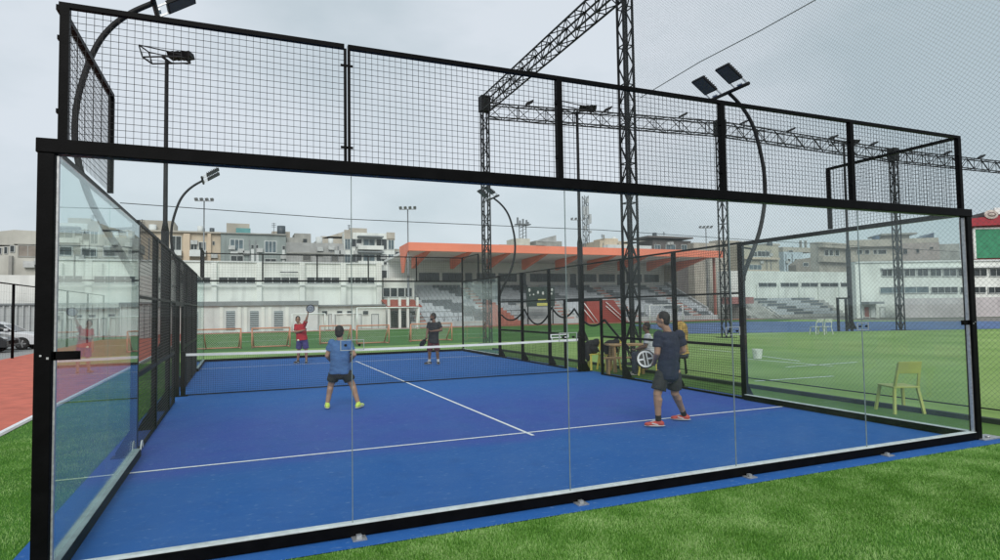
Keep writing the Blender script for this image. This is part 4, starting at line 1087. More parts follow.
# ================================================================== GOALS, CHAIRS, TABLE, BUCKET
ORNG = mat('orange goal tube', (.62,.27,.17), .6, .12, 3)
def mini_goal(px0, px1, Y, label):
    a, b = ony(px0, 340, Y), ony(px1, 340, Y); w = b.x-a.x; h = .98
    r = thing('mini_goal', label, 'small goal', ((a.x+b.x)/2, Y, 0), 'small orange goals in a row behind the court')
    m = MB(); A = [V((a.x,Y,.03)), V((a.x,Y,h)), V((b.x,Y,h)), V((b.x,Y,.03))]; B = [V((a.x+.1,Y+.75,.03)), V((a.x+.1,Y+.3,h)), V((b.x-.1,Y+.3,h)), V((b.x-.1,Y+.75,.03))]
    for p, q in ((A[0],A[1]),(A[1],A[2]),(A[2],A[3]),(B[0],B[3]),(A[0],B[0]),(A[3],B[3]),(A[1],B[0]),(A[2],B[3]),(A[1],B[1]),(A[2],B[2]),(B[1],B[2])): m.tube([p, q], .032, 8)
    m.build('frame', ORNG, r)
    m = MB(); o = V((a.x,Y+.75,.03)); 
    for i in range(-6, int(w/.11)+1):
        for sg in (0, 1):
            t0, t1 = max(0, i*.11), min(w, i*.11+.9)
            if t1-t0 < .03: continue
            f0, f1 = (t0-i*.11)/.9, (t1-i*.11)/.9
            if sg: f0, f1 = 1-f0, 1-f1
            P0 = V((a.x+t0, Y+.75-.45*f0, .03+.92*f0)); P1 = V((a.x+t1, Y+.75-.45*f1, .03+.92*f1)); m.bar(P0, P1, .007, .007, (0,1,0))
    m.build('net', mat('pale goal twine', (.55,.52,.44), .8, .1, 4), r)
mini_goal(203,241,28,'leftmost small orange goal, beside the far left corner of the court')
mini_goal(252,290,28,'second small orange goal, just left of the red shirt player')
mini_goal(320,351,29.5,'third small orange goal, partly hidden by the blue shirt player')
mini_goal(357,389,28,'fourth small orange goal, right of the blue shirt player')
mini_goal(411,452,28.6,'rightmost small orange goal, behind the bearded player in dark shirt')
def goal(px0, px1, Y, h, label, dpt=1.2):
    a, b = ony(px0, 320, Y), ony(px1, 320, Y)
    r = thing('football_goal', label, 'football goal', ((a.x+b.x)/2, Y, 0))
    m = MB(); A = [V((a.x,Y,0)), V((a.x,Y,h)), V((b.x,Y,h)), V((b.x,Y,0))]
    for p, q in zip(A, A[1:]): m.tube([p, q], .06, 8)
    m.build('posts', WHITEP, r)
    m = MB()
    for p in (A[0], A[3]): m.tube([p+V((0,0,h)), p+V((0,dpt*.5,h)), p+V((0,dpt,.04)), p], .03, 6)
    m.tube([A[0]+V((0,dpt,.04)), A[3]+V((0,dpt,.04))], .03, 6); m.build('back_frame', WHITEP, r)
    m = MB(); wires(m, A[0]+V((0,dpt,.04)), (1,0,0), V((0,-.42,.9)).normalized(), b.x-a.x, h*.98, .2, .2, .006); m.build('net', mat('white goal twine', (.6,.6,.58), .8, .1, 4), r)
goal(357,419,50,2.0,'largest white football goal, left of the stand behind the net')
goal(292,325,52,1.55,'small white football goal behind the red shirt player')
goal(333,358,53.4,1.5,'faint white football goal between the small one and the largest one')
goal(650,683,47,1.85,'white football goal seen through the mesh, above the seated man in white')

YEL = mat('yellow plastic', (.74,.62,.12), .5, .08, 3)
def chair(label, p, rot, m_, seat=.45, w=.44, group=None, back=.82):
    r = thing('plastic_chair', label, 'chair', (0,0,0), group)
    m = MB(); m.box((-w/2,-w/2,seat-.03),(w/2,w/2,seat)); m.build('seat', m_, r, world=False, bevel=.01)
    for sx in (-1, 1):
        for sy in (-1, 1): MB().bar((sx*(w/2-.03), sy*(w/2-.03), seat-.031),(sx*(w/2+.02), sy*(w/2+.03), 0), .04).build('leg', m_, r, world=False)
        MB().bar((sx*(w/2-.03), w/2-.02, seat+.001),(sx*(w/2-.05), w/2+.08, back-.02), .035).build('back_post', m_, r, world=False)
    m = MB(); m.obox((0,w/2+.065,back-.09),(w/2-.03,0,0),(0,.012,0),(0,.03,.10)); m.build('backrest', m_, r, world=False, bevel=.008)
    r.location = p; r.rotation_euler = (0,0,rot); return r
c1 = gnd(590,369); c2 = gnd(609,369.5); c3 = gnd(650,375); c4 = gnd(682.5,373.5)
chair('yellow plastic chair nearest the net post with a black bag on it', (c1.x, c1.y, 0), -1.2, YEL)
chair('yellow plastic chair with a black bag, left end of the wooden table', (c2.x, c2.y, 0), -1.6, YEL)
chair('yellow plastic chair under the seated man in the white shirt', (c3.x, c3.y, 0), 1.15-math.pi*.5-.4, YEL)
r = thing('stool', 'low dark stool under the person in the ochre head scarf, behind the navy player', 'stool', (c4.x, c4.y, 0))
m = MB(); m.tube([(c4.x,c4.y,.41),(c4.x,c4.y,.445)], .16, 16); m.build('seat', BLACK, r)
for a in range(4): MB().bar((c4.x+.10*math.cos(a*1.571),c4.y+.10*math.sin(a*1.571),.409),(c4.x+.14*math.cos(a*1.571),c4.y+.14*math.sin(a*1.571),0), .03).build('leg', BLACK, r)
c5 = gnd(921, 414.5)  # solid chair added in place of one reflected in the near glass
chair('lone yellow plastic chair outside the right glass wall, standing in for a glass reflection', (c5.x, c5.y+.35, -.004), 2.75, mat('reflection muted yellow', (.46,.48,.13), .5, .1, 3), .44, .44, None, .84)  # yellow dulled to carry the faintness of that reflection
# black bags
BAG = mat('black bag fabric', (.014,.014,.016), .75, .3, 10, .5, 30)
def remesh(mb, name, m, parent=None, vox=.01, sm=4, fac=.5, disp=0.0):
    o = mb.build(name, m, None); md = o.modifiers.new('r', 'REMESH'); md.mode = 'VOXEL'; md.voxel_size = vox; md.use_smooth_shade = True
    s = o.modifiers.new('s', 'SMOOTH'); s.factor = fac; s.iterations = sm
    dg = bpy.context.evaluated_depsgraph_get(); me = bpy.data.meshes.new_from_object(o.evaluated_get(dg)); me.name = name
    old = o.data; o.modifiers.clear(); o.data = me; bpy.data.meshes.remove(old)
    if not me.materials: me.materials.append(m)
    if disp:
        n = len(me.vertices); co = np.empty(n*3); no = np.empty(n*3); me.vertices.foreach_get('co', co); me.vertices.foreach_get('normal', no)
        co = co.reshape(-1,3); no = no.reshape(-1,3)
        d = np.array([noise.noise(V((c[0]*7, c[1]*7, c[2]*16+3*c[0])))+.6*(.5-abs(noise.noise(V((c[0]*14, c[1]*14, c[2]*26)))))+.25*noise.noise(V((c[0]*40, c[1]*40, c[2]*44))) for c in co])
        me.vertices.foreach_set('co', (co+no*(d*disp)[:,None]).ravel()); me.update()
    me.polygons.foreach_set('use_smooth', [True]*len(me.polygons))
    if parent is not None:
        o.parent = parent; off = V((0,0,0)); p = parent
        while p is not None: off += p.location; p = p.parent
        me.transform(Matrix.Translation(-off))
    return o
for c, dx, lab in ((c1,.02,'black sports bag on the yellow chair nearest the net post'),(c2,.05,'black rucksack slumped on the yellow chair by the wooden table')):
    m = MB(); b = V((c.x+dx, c.y, .455))
    m.ell(b+V((0,0,.19)), (.24,0,.02), (0,.17,0), (.02,0,.20)); m.ell(b+V((.12,-.10,.30)), (.13,0,.02), (0,.10,0), (.02,0,.13)); m.ell(b+V((-.16,-.14,.0)), (.10,0,.0), (0,.08,0), (.0,0,.22)); m.ell(b+V((.05,-.12,.10)), (.15,0,0), (0,.08,0), (0,0,.11)); m.ell(b+V((-.12,-.02,.12)), (.10,0,.02), (0,.12,0), (0,0,.12))
    m.cap(b+V((.1,-.12,.28)), b+V((.2,-.16,.05)), .018, .018)
    o = remesh(m, 'sports_bag', BAG, None, .014, 3, .5, .012); top_mesh(o); tag(o, lab, 'bag')
# wooden picnic table
WOOD = mat('warm pine plank', (.50,.32,.15), .65, .25, 4)
t = gnd(629, 371.5)
r = thing('wooden_table', 'wooden table with a plank bench behind the mesh wall, left of the seated man', 'table', (t.x, t.y, 0))
A = V((math.cos(-.35), math.sin(-.35), 0)); B = V((-A.y, A.x, 0)); base = V((t.x, t.y, 0))
m = MB()
for i in range(5): m.obox(base+B*(.12+i*.145-.2)+V((0,0,.73)), A*.55, B*.068, (0,0,.018))
m.build('tabletop', WOOD, r)
for sx in (-.42, .42):
    m = MB()
    for sy in (-.18, .42): m.bar(base+A*sx+B*sy, base+A*sx+B*(.12+(sy-.12)*.6)+V((0,0,.711)), .06, .09)
    m.bar(base+A*sx+B*-.18+V((0,0,.36)), base+A*sx+B*.42+V((0,0,.36)), .05, .09); m.build('leg_frame', WOOD, r)
m = MB()
for i in range(2): m.obox(base-B*(.48+i*.14)-A*.25+V((0,0,.43)), A*.6, B*.065, (0,0,.018))
for sx in (-.7, .22): m.obox(base-B*.55+A*sx+V((0,0,.205)), A*.03, B*.12, (0,0,.20))
m.build('bench', WOOD, r)
# white bucket
b = gnd(757.5, 358.5)
r = thing('bucket', 'small white plastic bucket standing on the green turf', 'bucket', (b.x, b.y, 0))
m = MB(); m.tube([(b.x,b.y,0),(b.x,b.y,.30)], [.13,.165], 20, cap=False); m.tube([(b.x,b.y,.28),(b.x,b.y,.315)], [.172,.172], 20, cap=False); m.add([(b.x+.12*math.cos(k*.4), b.y+.12*math.sin(k*.4), .03) for k in range(15)], [list(range(15))]); m.build('pail', WHITEP, r)
m = MB(); m.tube([(b.x+.17*math.cos(R(a)), b.y-.08, .26-.14*math.sin(R(a))) for a in range(0,181,20)], .006, 5); m.build('handle', GREYST, r)
# referee style chairs and door frame on the far blue court
d0 = gnd(843,333); d1 = gnd(858,332.5)
r = thing('door_frame', 'black steel door frame standing at the edge of the far blue court', 'door frame', (d0.x, d0.y, 0))
m = MB()
for px in (838.8, 847, 852): p = dep(px, 332, 39.5); m.box((p.x-.06,p.y-.06,0),(p.x+.06,p.y+.06,2.15))
m.build('post', BLACK, r); p, q = dep(838.8,332,39.5), dep(852,332,39.5); m = MB(); m.bar((p.x,p.y,2.1),(q.x,q.y,2.1),.1); m.build('lintel', BLACK, r)
WHC = mat('white metal chair', (.62,.62,.55), .5, .1, 3)
for px, lab in ((817,'pale chair at the left on the edge of the far blue court'),(825.5,'pale chair nearer the black door frame on the far blue court')):
    p = gnd(px, 334.5); chair(lab, (p.x, p.y, 0), 2.9, WHC, .47, .5, None, .9)

# ================================================================== PEOPLE
SKIN = [mat('brown skin', (.30,.165,.105), .55, .08, 14), mat('tan skin', (.38,.22,.145), .55, .08, 14), mat('dark brown skin', (.17,.09,.06), .55, .08, 14)]
HAIR = mat('black hair', (.016,.013,.012), .6, .3, 60, .6, 120)
EYE = mat('dark eye', (.02,.015,.012), .3, .1, 30)
def hand(mb, w, d, side, up, k=1.0, curl=.5):
    """palm, four unequal bent fingers, thumb. w wrist, d direction, side: towards the thumb, up: back of the hand"""
    d, side, up = V(d).normalized(), V(side).normalized(), V(up).normalized()
    pc = w + d*.05*k
    mb.ell(pc, d*.052*k, side*.042*k, up*.018*k)
    for i, l in enumerate((.072,.080,.075,.060)):
        o = w + d*.088*k + side*(.030-.020*i)*k; l *= k
        f1 = (d*math.cos(curl) - up*math.sin(curl)); f2 = (d*math.cos(curl*2.1) - up*math.sin(curl*2.1))
        mb.cap(o-d*.02, o+f1*l*.5, .0095*k, .009*k, 8); mb.cap(o+f1*l*.5, o+f1*l*.5+f2*l*.5, .009*k, .0075*k, 8)
    o = w + d*.03*k + side*.034*k; t1 = (d*.6+side*.7-up*.35).normalized()
    mb.cap(o, o+t1*.035*k, .012*k, .0105*k, 8); mb.cap(o+t1*.035*k, o+t1*.035*k+(d*.8+side*.2-up*.5).normalized()*.032*k, .0105*k, .008*k, 8)
def trunk(mb, hm, sm_, sd, f, sp, secs, B=1.0):
    n = 20; L_ = (sm_-hm).length; vs = []
    for t, w, d in secs:
        c = hm + sp*(t*L_) + f*.006
        for k in range(n):
            a = 2*math.pi*k/n; ca, sa = math.cos(a), math.sin(a); q = (abs(ca)**2.6+abs(sa)**2.6)**(-1/2.6)
            vs.append(c + sd*(ca*q*w*B) + f*(sa*q*d*B))
    m = len(secs); fs = [(i*n+k, i*n+(k+1) % n, (i+1)*n+(k+1) % n, (i+1)*n+k) for i in range(m-1) for k in range(n)]
    fs += [list(range(n))[::-1], [(m-1)*n+k for k in range(n)]]
    mb.add(vs, fs, True)
def person(label, J, fwd, look, skin, shirt, shorts, shoe, sock=None, sleeve=.6, leg=.75, grip=None, hair=True, beard=False, vox=.009, longp=False, scarf=None, hem=0.0, bulk=1.0):
    """J: world joints. fwd: the way the chest faces. look: the way the head faces."""
    U = V((0,0,1)); fwd = V(fwd).normalized(); look = V(look).normalized()
    J = {k: V(v) for k, v in J.items()}
    sl, sr, hl, hr = J['sl'], J['sr'], J['hl'], J['hr']
    B_ = bulk; lat = (sr-sl).normalized(); hm = (hl+hr)/2; sm_ = (sl+sr)/2; spine = (sm_-hm).normalized()
    f = (fwd - spine*fwd.dot(spine)).normalized(); sd = f.cross(spine).normalized()
    root = V((hm.x, hm.y, min(J['al'].z, J['ar'].z)-.08)); root.z = 0 if root.z < .12 else root.z
    b = MB()
    # trunk
    sw = max((sr-sl).length, .30)
    k_ = max(.8, min(1.08, sw/.36))
    trunk(b, hm, sm_, sd, f, spine, [(-.26,.10,.08),(-.16,.148,.105),(0,.162,.112),(.3,.143,.100),(.6,.162,.110),(.82,.176*k_,.105),(.97,.16*k_,.082),(1.06,.085,.062)])
    b.ell(sm_-spine*.03, sd*(sw*.5), f*.075, spine*.062)
    hd = J['head']; nk = sm_+spine*.05
    b.cap(nk-spine*.05, hd-U*.06-look*.015, .062, .055)
    ls = look.cross(U).normalized(); lu = ls.cross(look).normalized()
    b.ell(hd+lu*.018-look*.012, ls*.074, look*.094, lu*.105, 20, 14); b.ell(hd-lu*.06+look*.022, ls*.054, look*.066, lu*.062)
    b.cap(hd-lu*.005+look*.080, hd-lu*.03+look*.098, .011, .015, 8)
    b.ell(hd-lu*.073+look*.076, ls*.022, look*.012, lu*.008); b.ell(hd+lu*.026+look*.074, ls*.045, look*.014, lu*.010)
    for q in (-1, 1): b.ell(hd+ls*q*.078-lu*.012-look*.01, ls*.010, look*.020, lu*.032)
    # limbs
    for s_ in ('l', 'r'):
        S, E, W = J['s'+s_], J['e'+s_], J['w'+s_]
        b.cap(S, E, .055*B_, .043*B_); b.cap(E, E.lerp(W,.35), .044*B_, .044*B_); b.cap(E.lerp(W,.35), W, .042, .028)
        d = (W-E).normalized(); H, K, A, T = J['h'+s_], J['k'+s_], J['a'+s_], J['t'+s_]
        up = V(J.get('up'+s_, f*.3+U)); side = d.cross(up)*(1 if s_ == 'l' else -1)
        if side.length < .1: side = sd
        hand(b, W, d, side, side.cross(d) if s_ == 'r' else d.cross(side), 1.0, 1.0 if grip and s_ in grip else .45)
        b.cap(H, K, .088*B_, .060*B_); b.cap(K, K.lerp(A,.35), .058*B_, .057*B_); b.cap(K.lerp(A,.22)-f*.022, K.lerp(A,.55), .052*B_, .043*B_); b.cap(K.lerp(A,.35), A, .055*B_, .038)
        td = (T-A); td.z = 0; td.normalize(); b.cap(A-U*.03-td*.02, A+td*.12-U*.055, .036, .030)
    body = remesh(b, 'person', skin, None, vox, 3, .5)
    off = root; body.data.transform(Matrix.Translation(-off)); body.location = off
    tag(body, label, 'person')
    # clothes
    c = MB()
    lo = hm - spine*(.06+hem)
    hb = -.10-hem/max(.3, (sm_-hm).length)
    trunk(c, hm, sm_, sd, f, spine, [(hb,.188,.139),(hb*.5,.188,.139),(0.02,.186,.137),(.3,.170,.126),(.6,.182,.132),(.82,.192*k_,.124),(.96,.172*k_,.098),(1.05,.10,.082),(1.10,.074,.070)], B_)
    c.ell(sm_-spine*.026, sd*(sw*.5+.018), f*.092, spine*.078)
    for s_ in ('l', 'r'):
        S, E = J['s'+s_], J['e'+s_]; c.ell(S, sd*.074*B_, f*.074*B_, spine*.074*B_); c.tube([S-(E-S)*.05, S, S.lerp(E, sleeve*.5), S.lerp(E, sleeve)], [.052*B_, .066*B_, .066*B_, .070*B_], 14)
    remesh(c, 'shirt', shirt, body, .009, 2, .5, .010)
    c = MB(); c.ell(hm-spine*.03, sd*.180*B_, f*.132*B_, spine*.135)
    for s_ in ('l', 'r'):
        H, K, A = J['h'+s_], J['k'+s_], J['a'+s_]
        c.tube([H+(H-K)*.10, H, H.lerp(K, leg*.5), H.lerp(K, leg)], [.07, .098, .101*B_, .104*B_ if not longp else .085], 16)
        if longp: c.cap(H.lerp(K, leg), K, .09, .075); c.cap(K, A, .075, .055)
    remesh(c, 'trousers' if longp else 'shorts', shorts, body, .009, 2, .5, .010)
    for s_ in ('l', 'r'):
        A, T = J['a'+s_], J['t'+s_]; td = T-A; td.z = 0; td.normalize(); tn = V((-td.y, td.x, 0)); gz = max(0, A.z-.085)
        B0 = V((A.x, A.y, gz))
        m = MB(); m.ell(B0-td*.025+U*.045, td*.062, tn*.042, U*.045); m.ell(B0+td*.07+U*.038, td*.10, tn*.047, U*.040); m.ell(B0+td*.145+U*.033, td*.065, tn*.045, U*.032); m.cap(B0+U*.05, B0+U*.085, .046, .044)
        m2 = MB(); m2.ell(B0+td*.055+U*.014, td*.158, tn*.050, U*.014)
        sh = remesh(m, 'shoe', shoe, body, .008, 2, .5)
        m3 = MB()
        for q in (-1, 1): m3.obox(B0+td*.055+tn*q*.0455+U*.042, td*.045+U*.012, tn*.004, U*.008-td*.004)
        m3.obox(B0+td*.085+U*.076, td*.035-U*.010, tn*.018, U*.004); m3.build('shoe_trim', MATS['pale shoe sole'] if 'pale shoe sole' in MATS else mat('pale shoe sole', (.55,.52,.5), .7, .1, 9), sh)
        m2.build('sole', mat('pale shoe sole', (.55,.52,.5), .7, .1, 9), sh)
        if sock:
            m = MB(); m.cap(A-U*.01, A.lerp(J['k'+s_], .20), .044, .047); remesh(m, 'sock', sock, body, .009, 2, .5)
    if hair:
        h = MB(); h.ell(hd+lu*.036-look*.022, ls*.080, look*.093, lu*.096, 20, 12); h.ell(hd-lu*.01-look*.052, ls*.073, look*.055, lu*.085)
        o = remesh(h, 'hair', HAIR, body, .008, 2, .4, .006)
    if beard:
        h = MB(); h.ell(hd-lu*.078+look*.030, ls*.058, look*.064, lu*.048); remesh(h, 'beard', HAIR, body, .008, 2, .4, .004)
    e = MB()
    for q in (-1, 1): e.ell(hd+lu*.012+look*.080+ls*q*.031, ls*.013, look*.008, lu*.006, 8, 6); e.ell(hd+lu*.034+look*.080+ls*q*.032, ls*.020, look*.008, lu*.005, 8, 6)
    e.build('eyes', EYE, body)
    if scarf:
        h = MB(); h.ell(hd-lu*.035-look*.05, ls*.18, look*.17, lu*.155); h.ell(hd-lu*.16-look*.05, ls*.22, look*.17, lu*.19); h.ell(hd-lu*.33-look*.06, ls*.20, look*.16, lu*.17)
        remesh(h, 'head_scarf', scarf, body, .013, 2, .5, .035)
    return body
def pj(D, **px):                             # joints measured in the photo, at the person's own distance (+ offset)
    return {k: dep(v[0], v[1], D+(v[2] if len(v) > 2 else 0)) for k, v in px.items()}
def settle(J):                               # stand on the ground
    for s_ in 'lr':
        if J['a'+s_].z < .3: J['a'+s_].z = .095; J['t'+s_].z = .04
    return J
RV, FV = V((math.cos(YAW), -math.sin(YAW), 0)), V((math.sin(YAW), math.cos(YAW), 0))

# 1 man in blue tee seen from behind
D = depth_of(gnd(342, 408.5))
J = settle(pj(D, head=(339.6,332.2), sl=(331.8,343), sr=(348.6,343.2), el=(327.2,355.5,-.02), er=(354.2,354.6,-.02), wl=(331.8,362,.22), wr=(348.8,362,.22),
     hl=(335.2,370.5), hr=(344.6,370.5), kl=(330.8,385.5,.06), kr=(352.6,385,.06), al=(327.4,404.0), ar=(358.2,403.3), tl=(325.2,408.6,-.02), tr=(359.8,408,-.02)))
J['tl'] = J['al']-RV*.16-FV*.12; J['tr'] = J['ar']+RV*.10-FV*.06; J['tl'] = J['al']+FV*.15-RV*.05; J['tr'] = J['ar']+FV*.15+RV*.035
NEON = mat('neon yellow shoe', (.60,.75,.12), .6, .15, 20)
BTEE = mat('blue heather tee', (.055,.135,.30), .85, .18, 5, .3, 40)
BSH = mat('black shorts', (.014,.015,.017), .85, .2, 8)
person('man in blue t-shirt, black shorts and neon yellow shoes seen from behind', J, FV, FV, SKIN[1], BTEE, BSH, NEON, None, .62, .66, vox=.008, bulk=1.0, hem=.0)

# 2 man at right, back three-quarter, facing left
D = depth_of(gnd(664, 426))
J = settle(pj(D, head=(662.6,319.8,.02), sl=(658.6,335.5,-.08), sr=(679.6,334.6,.10), el=(657.2,353,-.12), er=(683.4,350,.14), wl=(654.2,362.5,.16), wr=(668,357,.38),
     hl=(662.4,372.5,-.04), hr=(674.6,372.5,.06), kl=(657.4,394,-.08), kr=(674.8,393,.1), al=(658.2,420.5), ar=(683.8,414), tl=(648,425), tr=(676,418)))
aL, aR = gnd(658.6, 427.0), gnd(684.5, 420.6)
J['al'] = V((aL.x, aL.y, .095)); J['ar'] = V((aR.x, aR.y, .095)); J['tl'] = J['al'] - RV*.2 + FV*.02; J['tr'] = J['ar'] - RV*.2 + FV*.06
NAVY = mat('dark navy tee', (.018,.024,.050), .85, .2, 6, .3, 40)
CHAR = mat('charcoal shorts', (.030,.030,.033), .85, .2, 8, .3, 30)
REDSH = mat('red trainer', (.50,.07,.055), .55, .2, 20)
SOCKB = mat('black sock', (.02,.015,.017), .85, .2, 20)
fR = (-RV*.75+FV*.65)
person('man in dark navy t-shirt, charcoal shorts and red shoes at right', J, fR, (-RV*.85+FV*.5+V((0,0,-.12))), SKIN[1], NAVY, CHAR, REDSH, SOCKB, .66, .80, grip='l', vox=.007, hem=.03, bulk=1.05)
RW = J['wl']

# 3 man in red at the far left
D = depth_of(gnd(302, 363.2))
J = settle(pj(D, head=(297.8,319.6), sl=(305.4,325.3), sr=(296.2,325.8), el=(306.2,320.0,-.08), er=(294.6,331.5,-.02), wl=(307.6,315.4,-.10), wr=(300.4,331.2,-.24),
     hl=(304.4,338.6), hr=(299.4,338.8), kl=(306.2,350), kr=(298.8,350.2), al=(306.4,361), ar=(297.8,361), tl=(307,363), tr=(296.5,363)))
J['sl'] = dep(304.4,325.0,D); J['er'] = dep(308.8,329.5,D-.16); J['sr'] = dep(296.2,325.8,D)
J['er'] = dep(295.4,332.2,D-.1); J['wr'] = dep(303.6,330.4,D-.26)
J['tl'] = J['al'] - FV*.17 + RV*.04; J['tr'] = J['ar'] - FV*.16 - RV*.06
RTEE = mat('red tee', (.36,.018,.028), .85, .15, 6, .3, 40); PSH = mat('purple shorts', (.055,.045,.16), .85, .15, 8); DKSH = mat('dark trainer', (.03,.03,.035), .6, .3, 20)
person('man in red t-shirt and purple shorts raising one arm at far left', J, -FV, (-FV+RV*.3), SKIN[0], RTEE, PSH, DKSH, None, .7, .85, grip='l')
LW3 = J['wl']

# 4 bearded man in dark shirt
D = depth_of(gnd(434, 364.2))
J = settle(pj(D, head=(432.8,316.6), sl=(439.0,323.6,.0), sr=(429.2,324.2,.0), el=(441.4,330.2,-.04), er=(427.4,331.0,-.02), wl=(432.2,331.2,-.24), wr=(426.6,336.2,-.14),
     hl=(436.0,341), hr=(430.8,341), kl=(437.2,351.5), kr=(429.6,351.5), al=(438.2,362.2), ar=(429.4,361.4), tl=(439,364.5), tr=(428,364)))
J['tl'] = J['al'] - FV*.14 + RV*.02; J['tr'] = J['ar'] - FV*.12 - RV*.13
DTEE = mat('black tee', (.020,.021,.026), .85, .2, 6, .3, 40); MAR = mat('maroon shorts', (.10,.014,.022), .85, .15, 8)
person('bearded man in black t-shirt and maroon shorts at the far end', J, (-FV*.8-RV*.5), (-RV*.9-FV*.4), SKIN[2], DTEE, MAR, DKSH, mat('white sock', (.6,.6,.6), .85, .1, 20), .6, .88, grip='r', beard=True)
RW4 = J['wr']

# 5 seated man in white
def seated(c, face, label, skin, shirt, trousers, scarf=None):
    f = V(face).normalized(); rt = V((f.y, -f.x, 0)); p = V((c.x, c.y, 0)); U = V((0,0,1))
    h = p + U*.55 - f*.03
    J = dict(hl=h-rt*.09, hr=h+rt*.09, sl=h-rt*.185+U*.47+f*.06, sr=h+rt*.185+U*.47+f*.06, head=h+U*.70+f*.10,
        kl=h-rt*.13+f*.42-U*.02, kr=h+rt*.13+f*.42-U*.02, al=V((p-rt*.13+f*.40).xy.to_3d())+U*.095, ar=V((p+rt*.13+f*.36).xy.to_3d())+U*.095)
    J['tl'] = J['al']+f*.16; J['tr'] = J['ar']+f*.16
    J['el'] = h-rt*.24+U*.20+f*.13; J['er'] = h+rt*.24+U*.20+f*.13; J['wl'] = h-rt*.12+U*.13+f*.34; J['wr'] = h+rt*.12+U*.13+f*.34
    return person(label, J, f, f, skin, shirt, trousers, DKSH, None, .7, .7, longp=True, scarf=scarf)
WTEE = mat('white tee', (.66,.67,.70), .85, .1, 6, .3, 40)
JEANS = mat('dark jeans', (.04,.05,.08), .85, .15, 9)
seated(c3, (-RV*.9+FV*.2), 'seated man in white t-shirt beyond the mesh, beside the player in navy', SKIN[2], WTEE, JEANS)
seated(c4, (-RV*.6+FV*.6), 'seated person in an ochre head scarf, mostly hidden behind the player in navy', SKIN[0], mat('ochre cloth', (.46,.30,.085), .85, .35, 14), JEANS, MATS['ochre cloth'])

# rackets
def racket(label, grip_p, c, n, face, ring, k=1.0, cross=False):
    """grip_p: hand, c: centre of the head, n: face normal"""
    g_, c, n = V(grip_p), V(c), V(n); d = (c-g_).normalized(); n = (n-d*n.dot(d)).normalized(); s_ = d.cross(n)
    r = thing('padel_racket', label, 'racket', tuple(g_)); R0 = .130*k
    m = MB(); m.tube([g_-d*.05, g_+d*.09], .016, 10); m.build('grip', BLACK, r)
    ring_pts = lambda rr, off: [c + (s_*math.cos(a)+d*math.sin(a))*rr + n*off for a in [2*math.pi*i/28 for i in range(28)]]
    m = MB(); m.prism(ring_pts(R0-.012, -.016), n*.032); m.build('face', face, r)
    m = MB(); P_ = ring_pts(R0, 0); m.tube(P_+[P_[0]], .0185, 8, cap=False)
    for q in (-1, 1): m.bar(g_+d*.085, c-d*R0*.72+s_*q*R0*.62, .022)
    m.build('rim', face if cross else ring, r)
    m = MB(); off = .0162
    for sg in (1, -1):
        if cross:
            m.mat(0)
            Q, W_ = ring_pts(R0*.99, sg*(off+.0025)), ring_pts(R0*.78, sg*(off+.0025))
            for i in range(28): m.add([Q[i],Q[(i+1)%28],W_[(i+1)%28],W_[i]], [(0,1,2,3)])
            for a, o_ in ((R(40),.024),(R(40),-.024),(R(130),.0)):
                e1 = s_*math.cos(a)+d*math.sin(a); e2 = n.cross(e1)
                if o_: m.obox(c+n*sg*(off+.001)+e2*o_, e1*R0*.78, e2*.008, n*.0008)
                else:
                    for q in (-1, 1): m.obox(c+n*sg*(off+.001)+e1*q*R0*.52, e1*R0*.26, e2*.013, n*.0008)
        else:
            Q = ring_pts(R0*.55, sg*off); W_ = ring_pts(R0*.42, sg*off)
            for i in range(28): m.add([Q[i],Q[(i+1)%28],W_[(i+1)%28],W_[i]], [(0,1,2,3)])
    m.build('print', WHITEP if cross else MATS['grey galvanised steel'], r)
    m = MB()
    for i in range(-2, 3):
        for j in range(-2, 3):
            for sg in (1, -1): q = c+s_*i*.036*k+d*j*.036*k+n*sg*.0172; m.tube([q, q+n*sg*.0004], .0055, 6)
    m.build('hole', BLACK2, r)
    return r
BKF = mat('black racket face', (.018,.018,.02), .4, .2, 12); GYF = mat('grey racket face', (.35,.37,.38), .4, .2, 12)
racket('black racket with bold white ring and crossed bars, held by the player in navy', RW-RV*.03+FV*.08, dep(645.6,359,depth_of(RW)+.10), -FV+RV*.15, BKF, WHITEP, 1.0, True)
racket('grey racket held up by the player in red', LW3+V((.01,0,.06)), dep(310.4,308.6,depth_of(LW3)), -FV+RV*.5, GYF, DKSH, .98)
racket('dark racket hanging from the hand of the bearded player', RW4+V((0,0,-.07)), dep(422.8,343,depth_of(RW4)-.05), -FV*.25+RV*.9, BKF, DKSH, .98)
# a ball in front of the red player
m = MB(); p = dep(298.2, 340.2, depth_of(gnd(302,363.2))-.30); m.ell(p, (.034,0,0), (0,.034,0), (0,0,.034)); tag(top_mesh(m.build('padel_ball', mat('pale ball felt', (.75,.78,.55), .9, .1, 60))), 'pale ball in front of the red shirt player', 'ball')

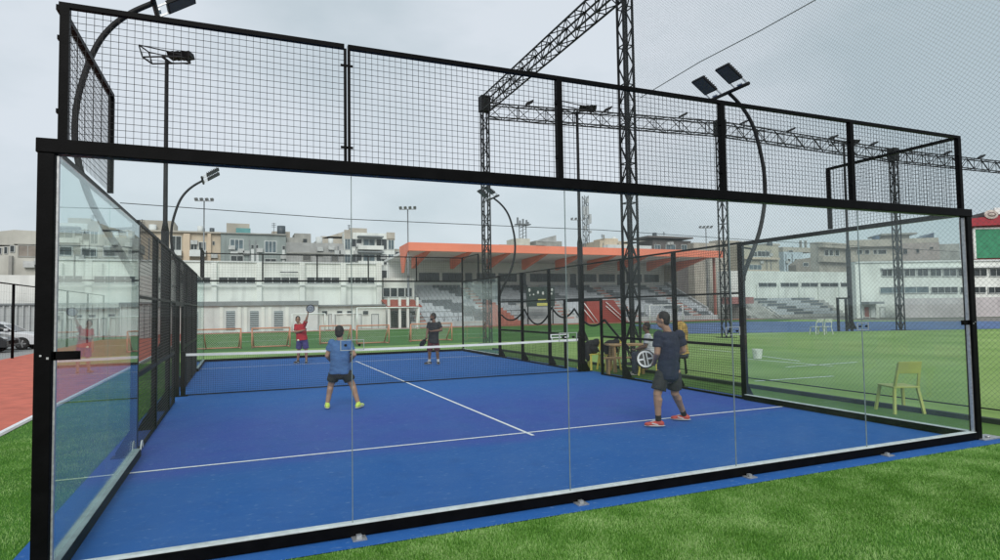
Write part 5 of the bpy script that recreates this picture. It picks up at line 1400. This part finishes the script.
# ================================================================== WORLD, SUN, CAMERA
w = bpy.data.worlds.new('World'); bpy.context.scene.world = w; w.use_nodes = True
nt = w.node_tree; N = nt.nodes; L = nt.links; bg = N['Background']; bg.inputs['Strength'].default_value = .10
SUN_EL, SUN_AZ = 34, 197
sk = N.new('ShaderNodeTexSky'); sk.sky_type = 'NISHITA'; sk.sun_disc = False; sk.sun_elevation = R(SUN_EL); sk.sun_rotation = R(SUN_AZ); sk.dust_density = 3
tc = N.new('ShaderNodeTexCoord'); mp = N.new('ShaderNodeMapping'); mp.inputs['Scale'].default_value = (1.0,1.0,2.2); L.new(tc.outputs['Generated'], mp.inputs['Vector'])
n1 = N.new('ShaderNodeTexNoise'); n1.inputs['Scale'].default_value = 1.6; n1.inputs['Detail'].default_value = 7; n1.inputs['Roughness'].default_value = .52; L.new(mp.outputs[0], n1.inputs['Vector'])
cr = N.new('ShaderNodeValToRGB'); L.new(n1.outputs['Fac'], cr.inputs[0])
e = cr.color_ramp.elements; e[0].position = .38; e[0].color = (4.9,5.85,6.35,1); e[1].position = .63; e[1].color = (7.4,8.0,8.6,1)
mx = N.new('ShaderNodeMix'); mx.data_type = 'RGBA'; mx.inputs[0].default_value = .90
L.new(sk.outputs[0], mx.inputs[6]); L.new(cr.outputs[0], mx.inputs[7]); L.new(mx.outputs[2], bg.inputs['Color'])
sl = bpy.data.lights.new('sun', 'SUN'); sl.energy = 1.9; sl.angle = R(35); sl.color = (1,.97,.92)
so = bpy.data.objects.new('sun', sl); C.objects.link(so)
az = R(SUN_AZ); dv = V((math.sin(az)*math.cos(R(SUN_EL)), math.cos(az)*math.cos(R(SUN_EL)), math.sin(R(SUN_EL))))
so.rotation_euler = (-dv).to_track_quat('-Z', 'Y').to_euler(); so.location = (0,-10,40)

cd = bpy.data.cameras.new('camera'); co = bpy.data.objects.new('camera', cd); C.objects.link(co)
cd.sensor_fit = 'HORIZONTAL'; cd.sensor_width = 36; cd.lens = 36*FPX/1000; cd.clip_end = 2000; cd.clip_start = .05
Mx = Matrix((( _r.x, _u.x, -_f.x, CAM.x), (_r.y, _u.y, -_f.y, CAM.y), (_r.z, _u.z, -_f.z, CAM.z), (0,0,0,1)))
co.matrix_world = Mx
sc = bpy.context.scene; sc.camera = co
sc.view_settings.view_transform = 'Standard'; sc.view_settings.look = 'None'; sc.view_settings.exposure = .02; sc.view_settings.gamma = 1
sc.render.engine = 'CYCLES'; sc.cycles.use_denoising = True; sc.cycles.transparent_max_bounces = 40; sc.cycles.max_bounces = 8
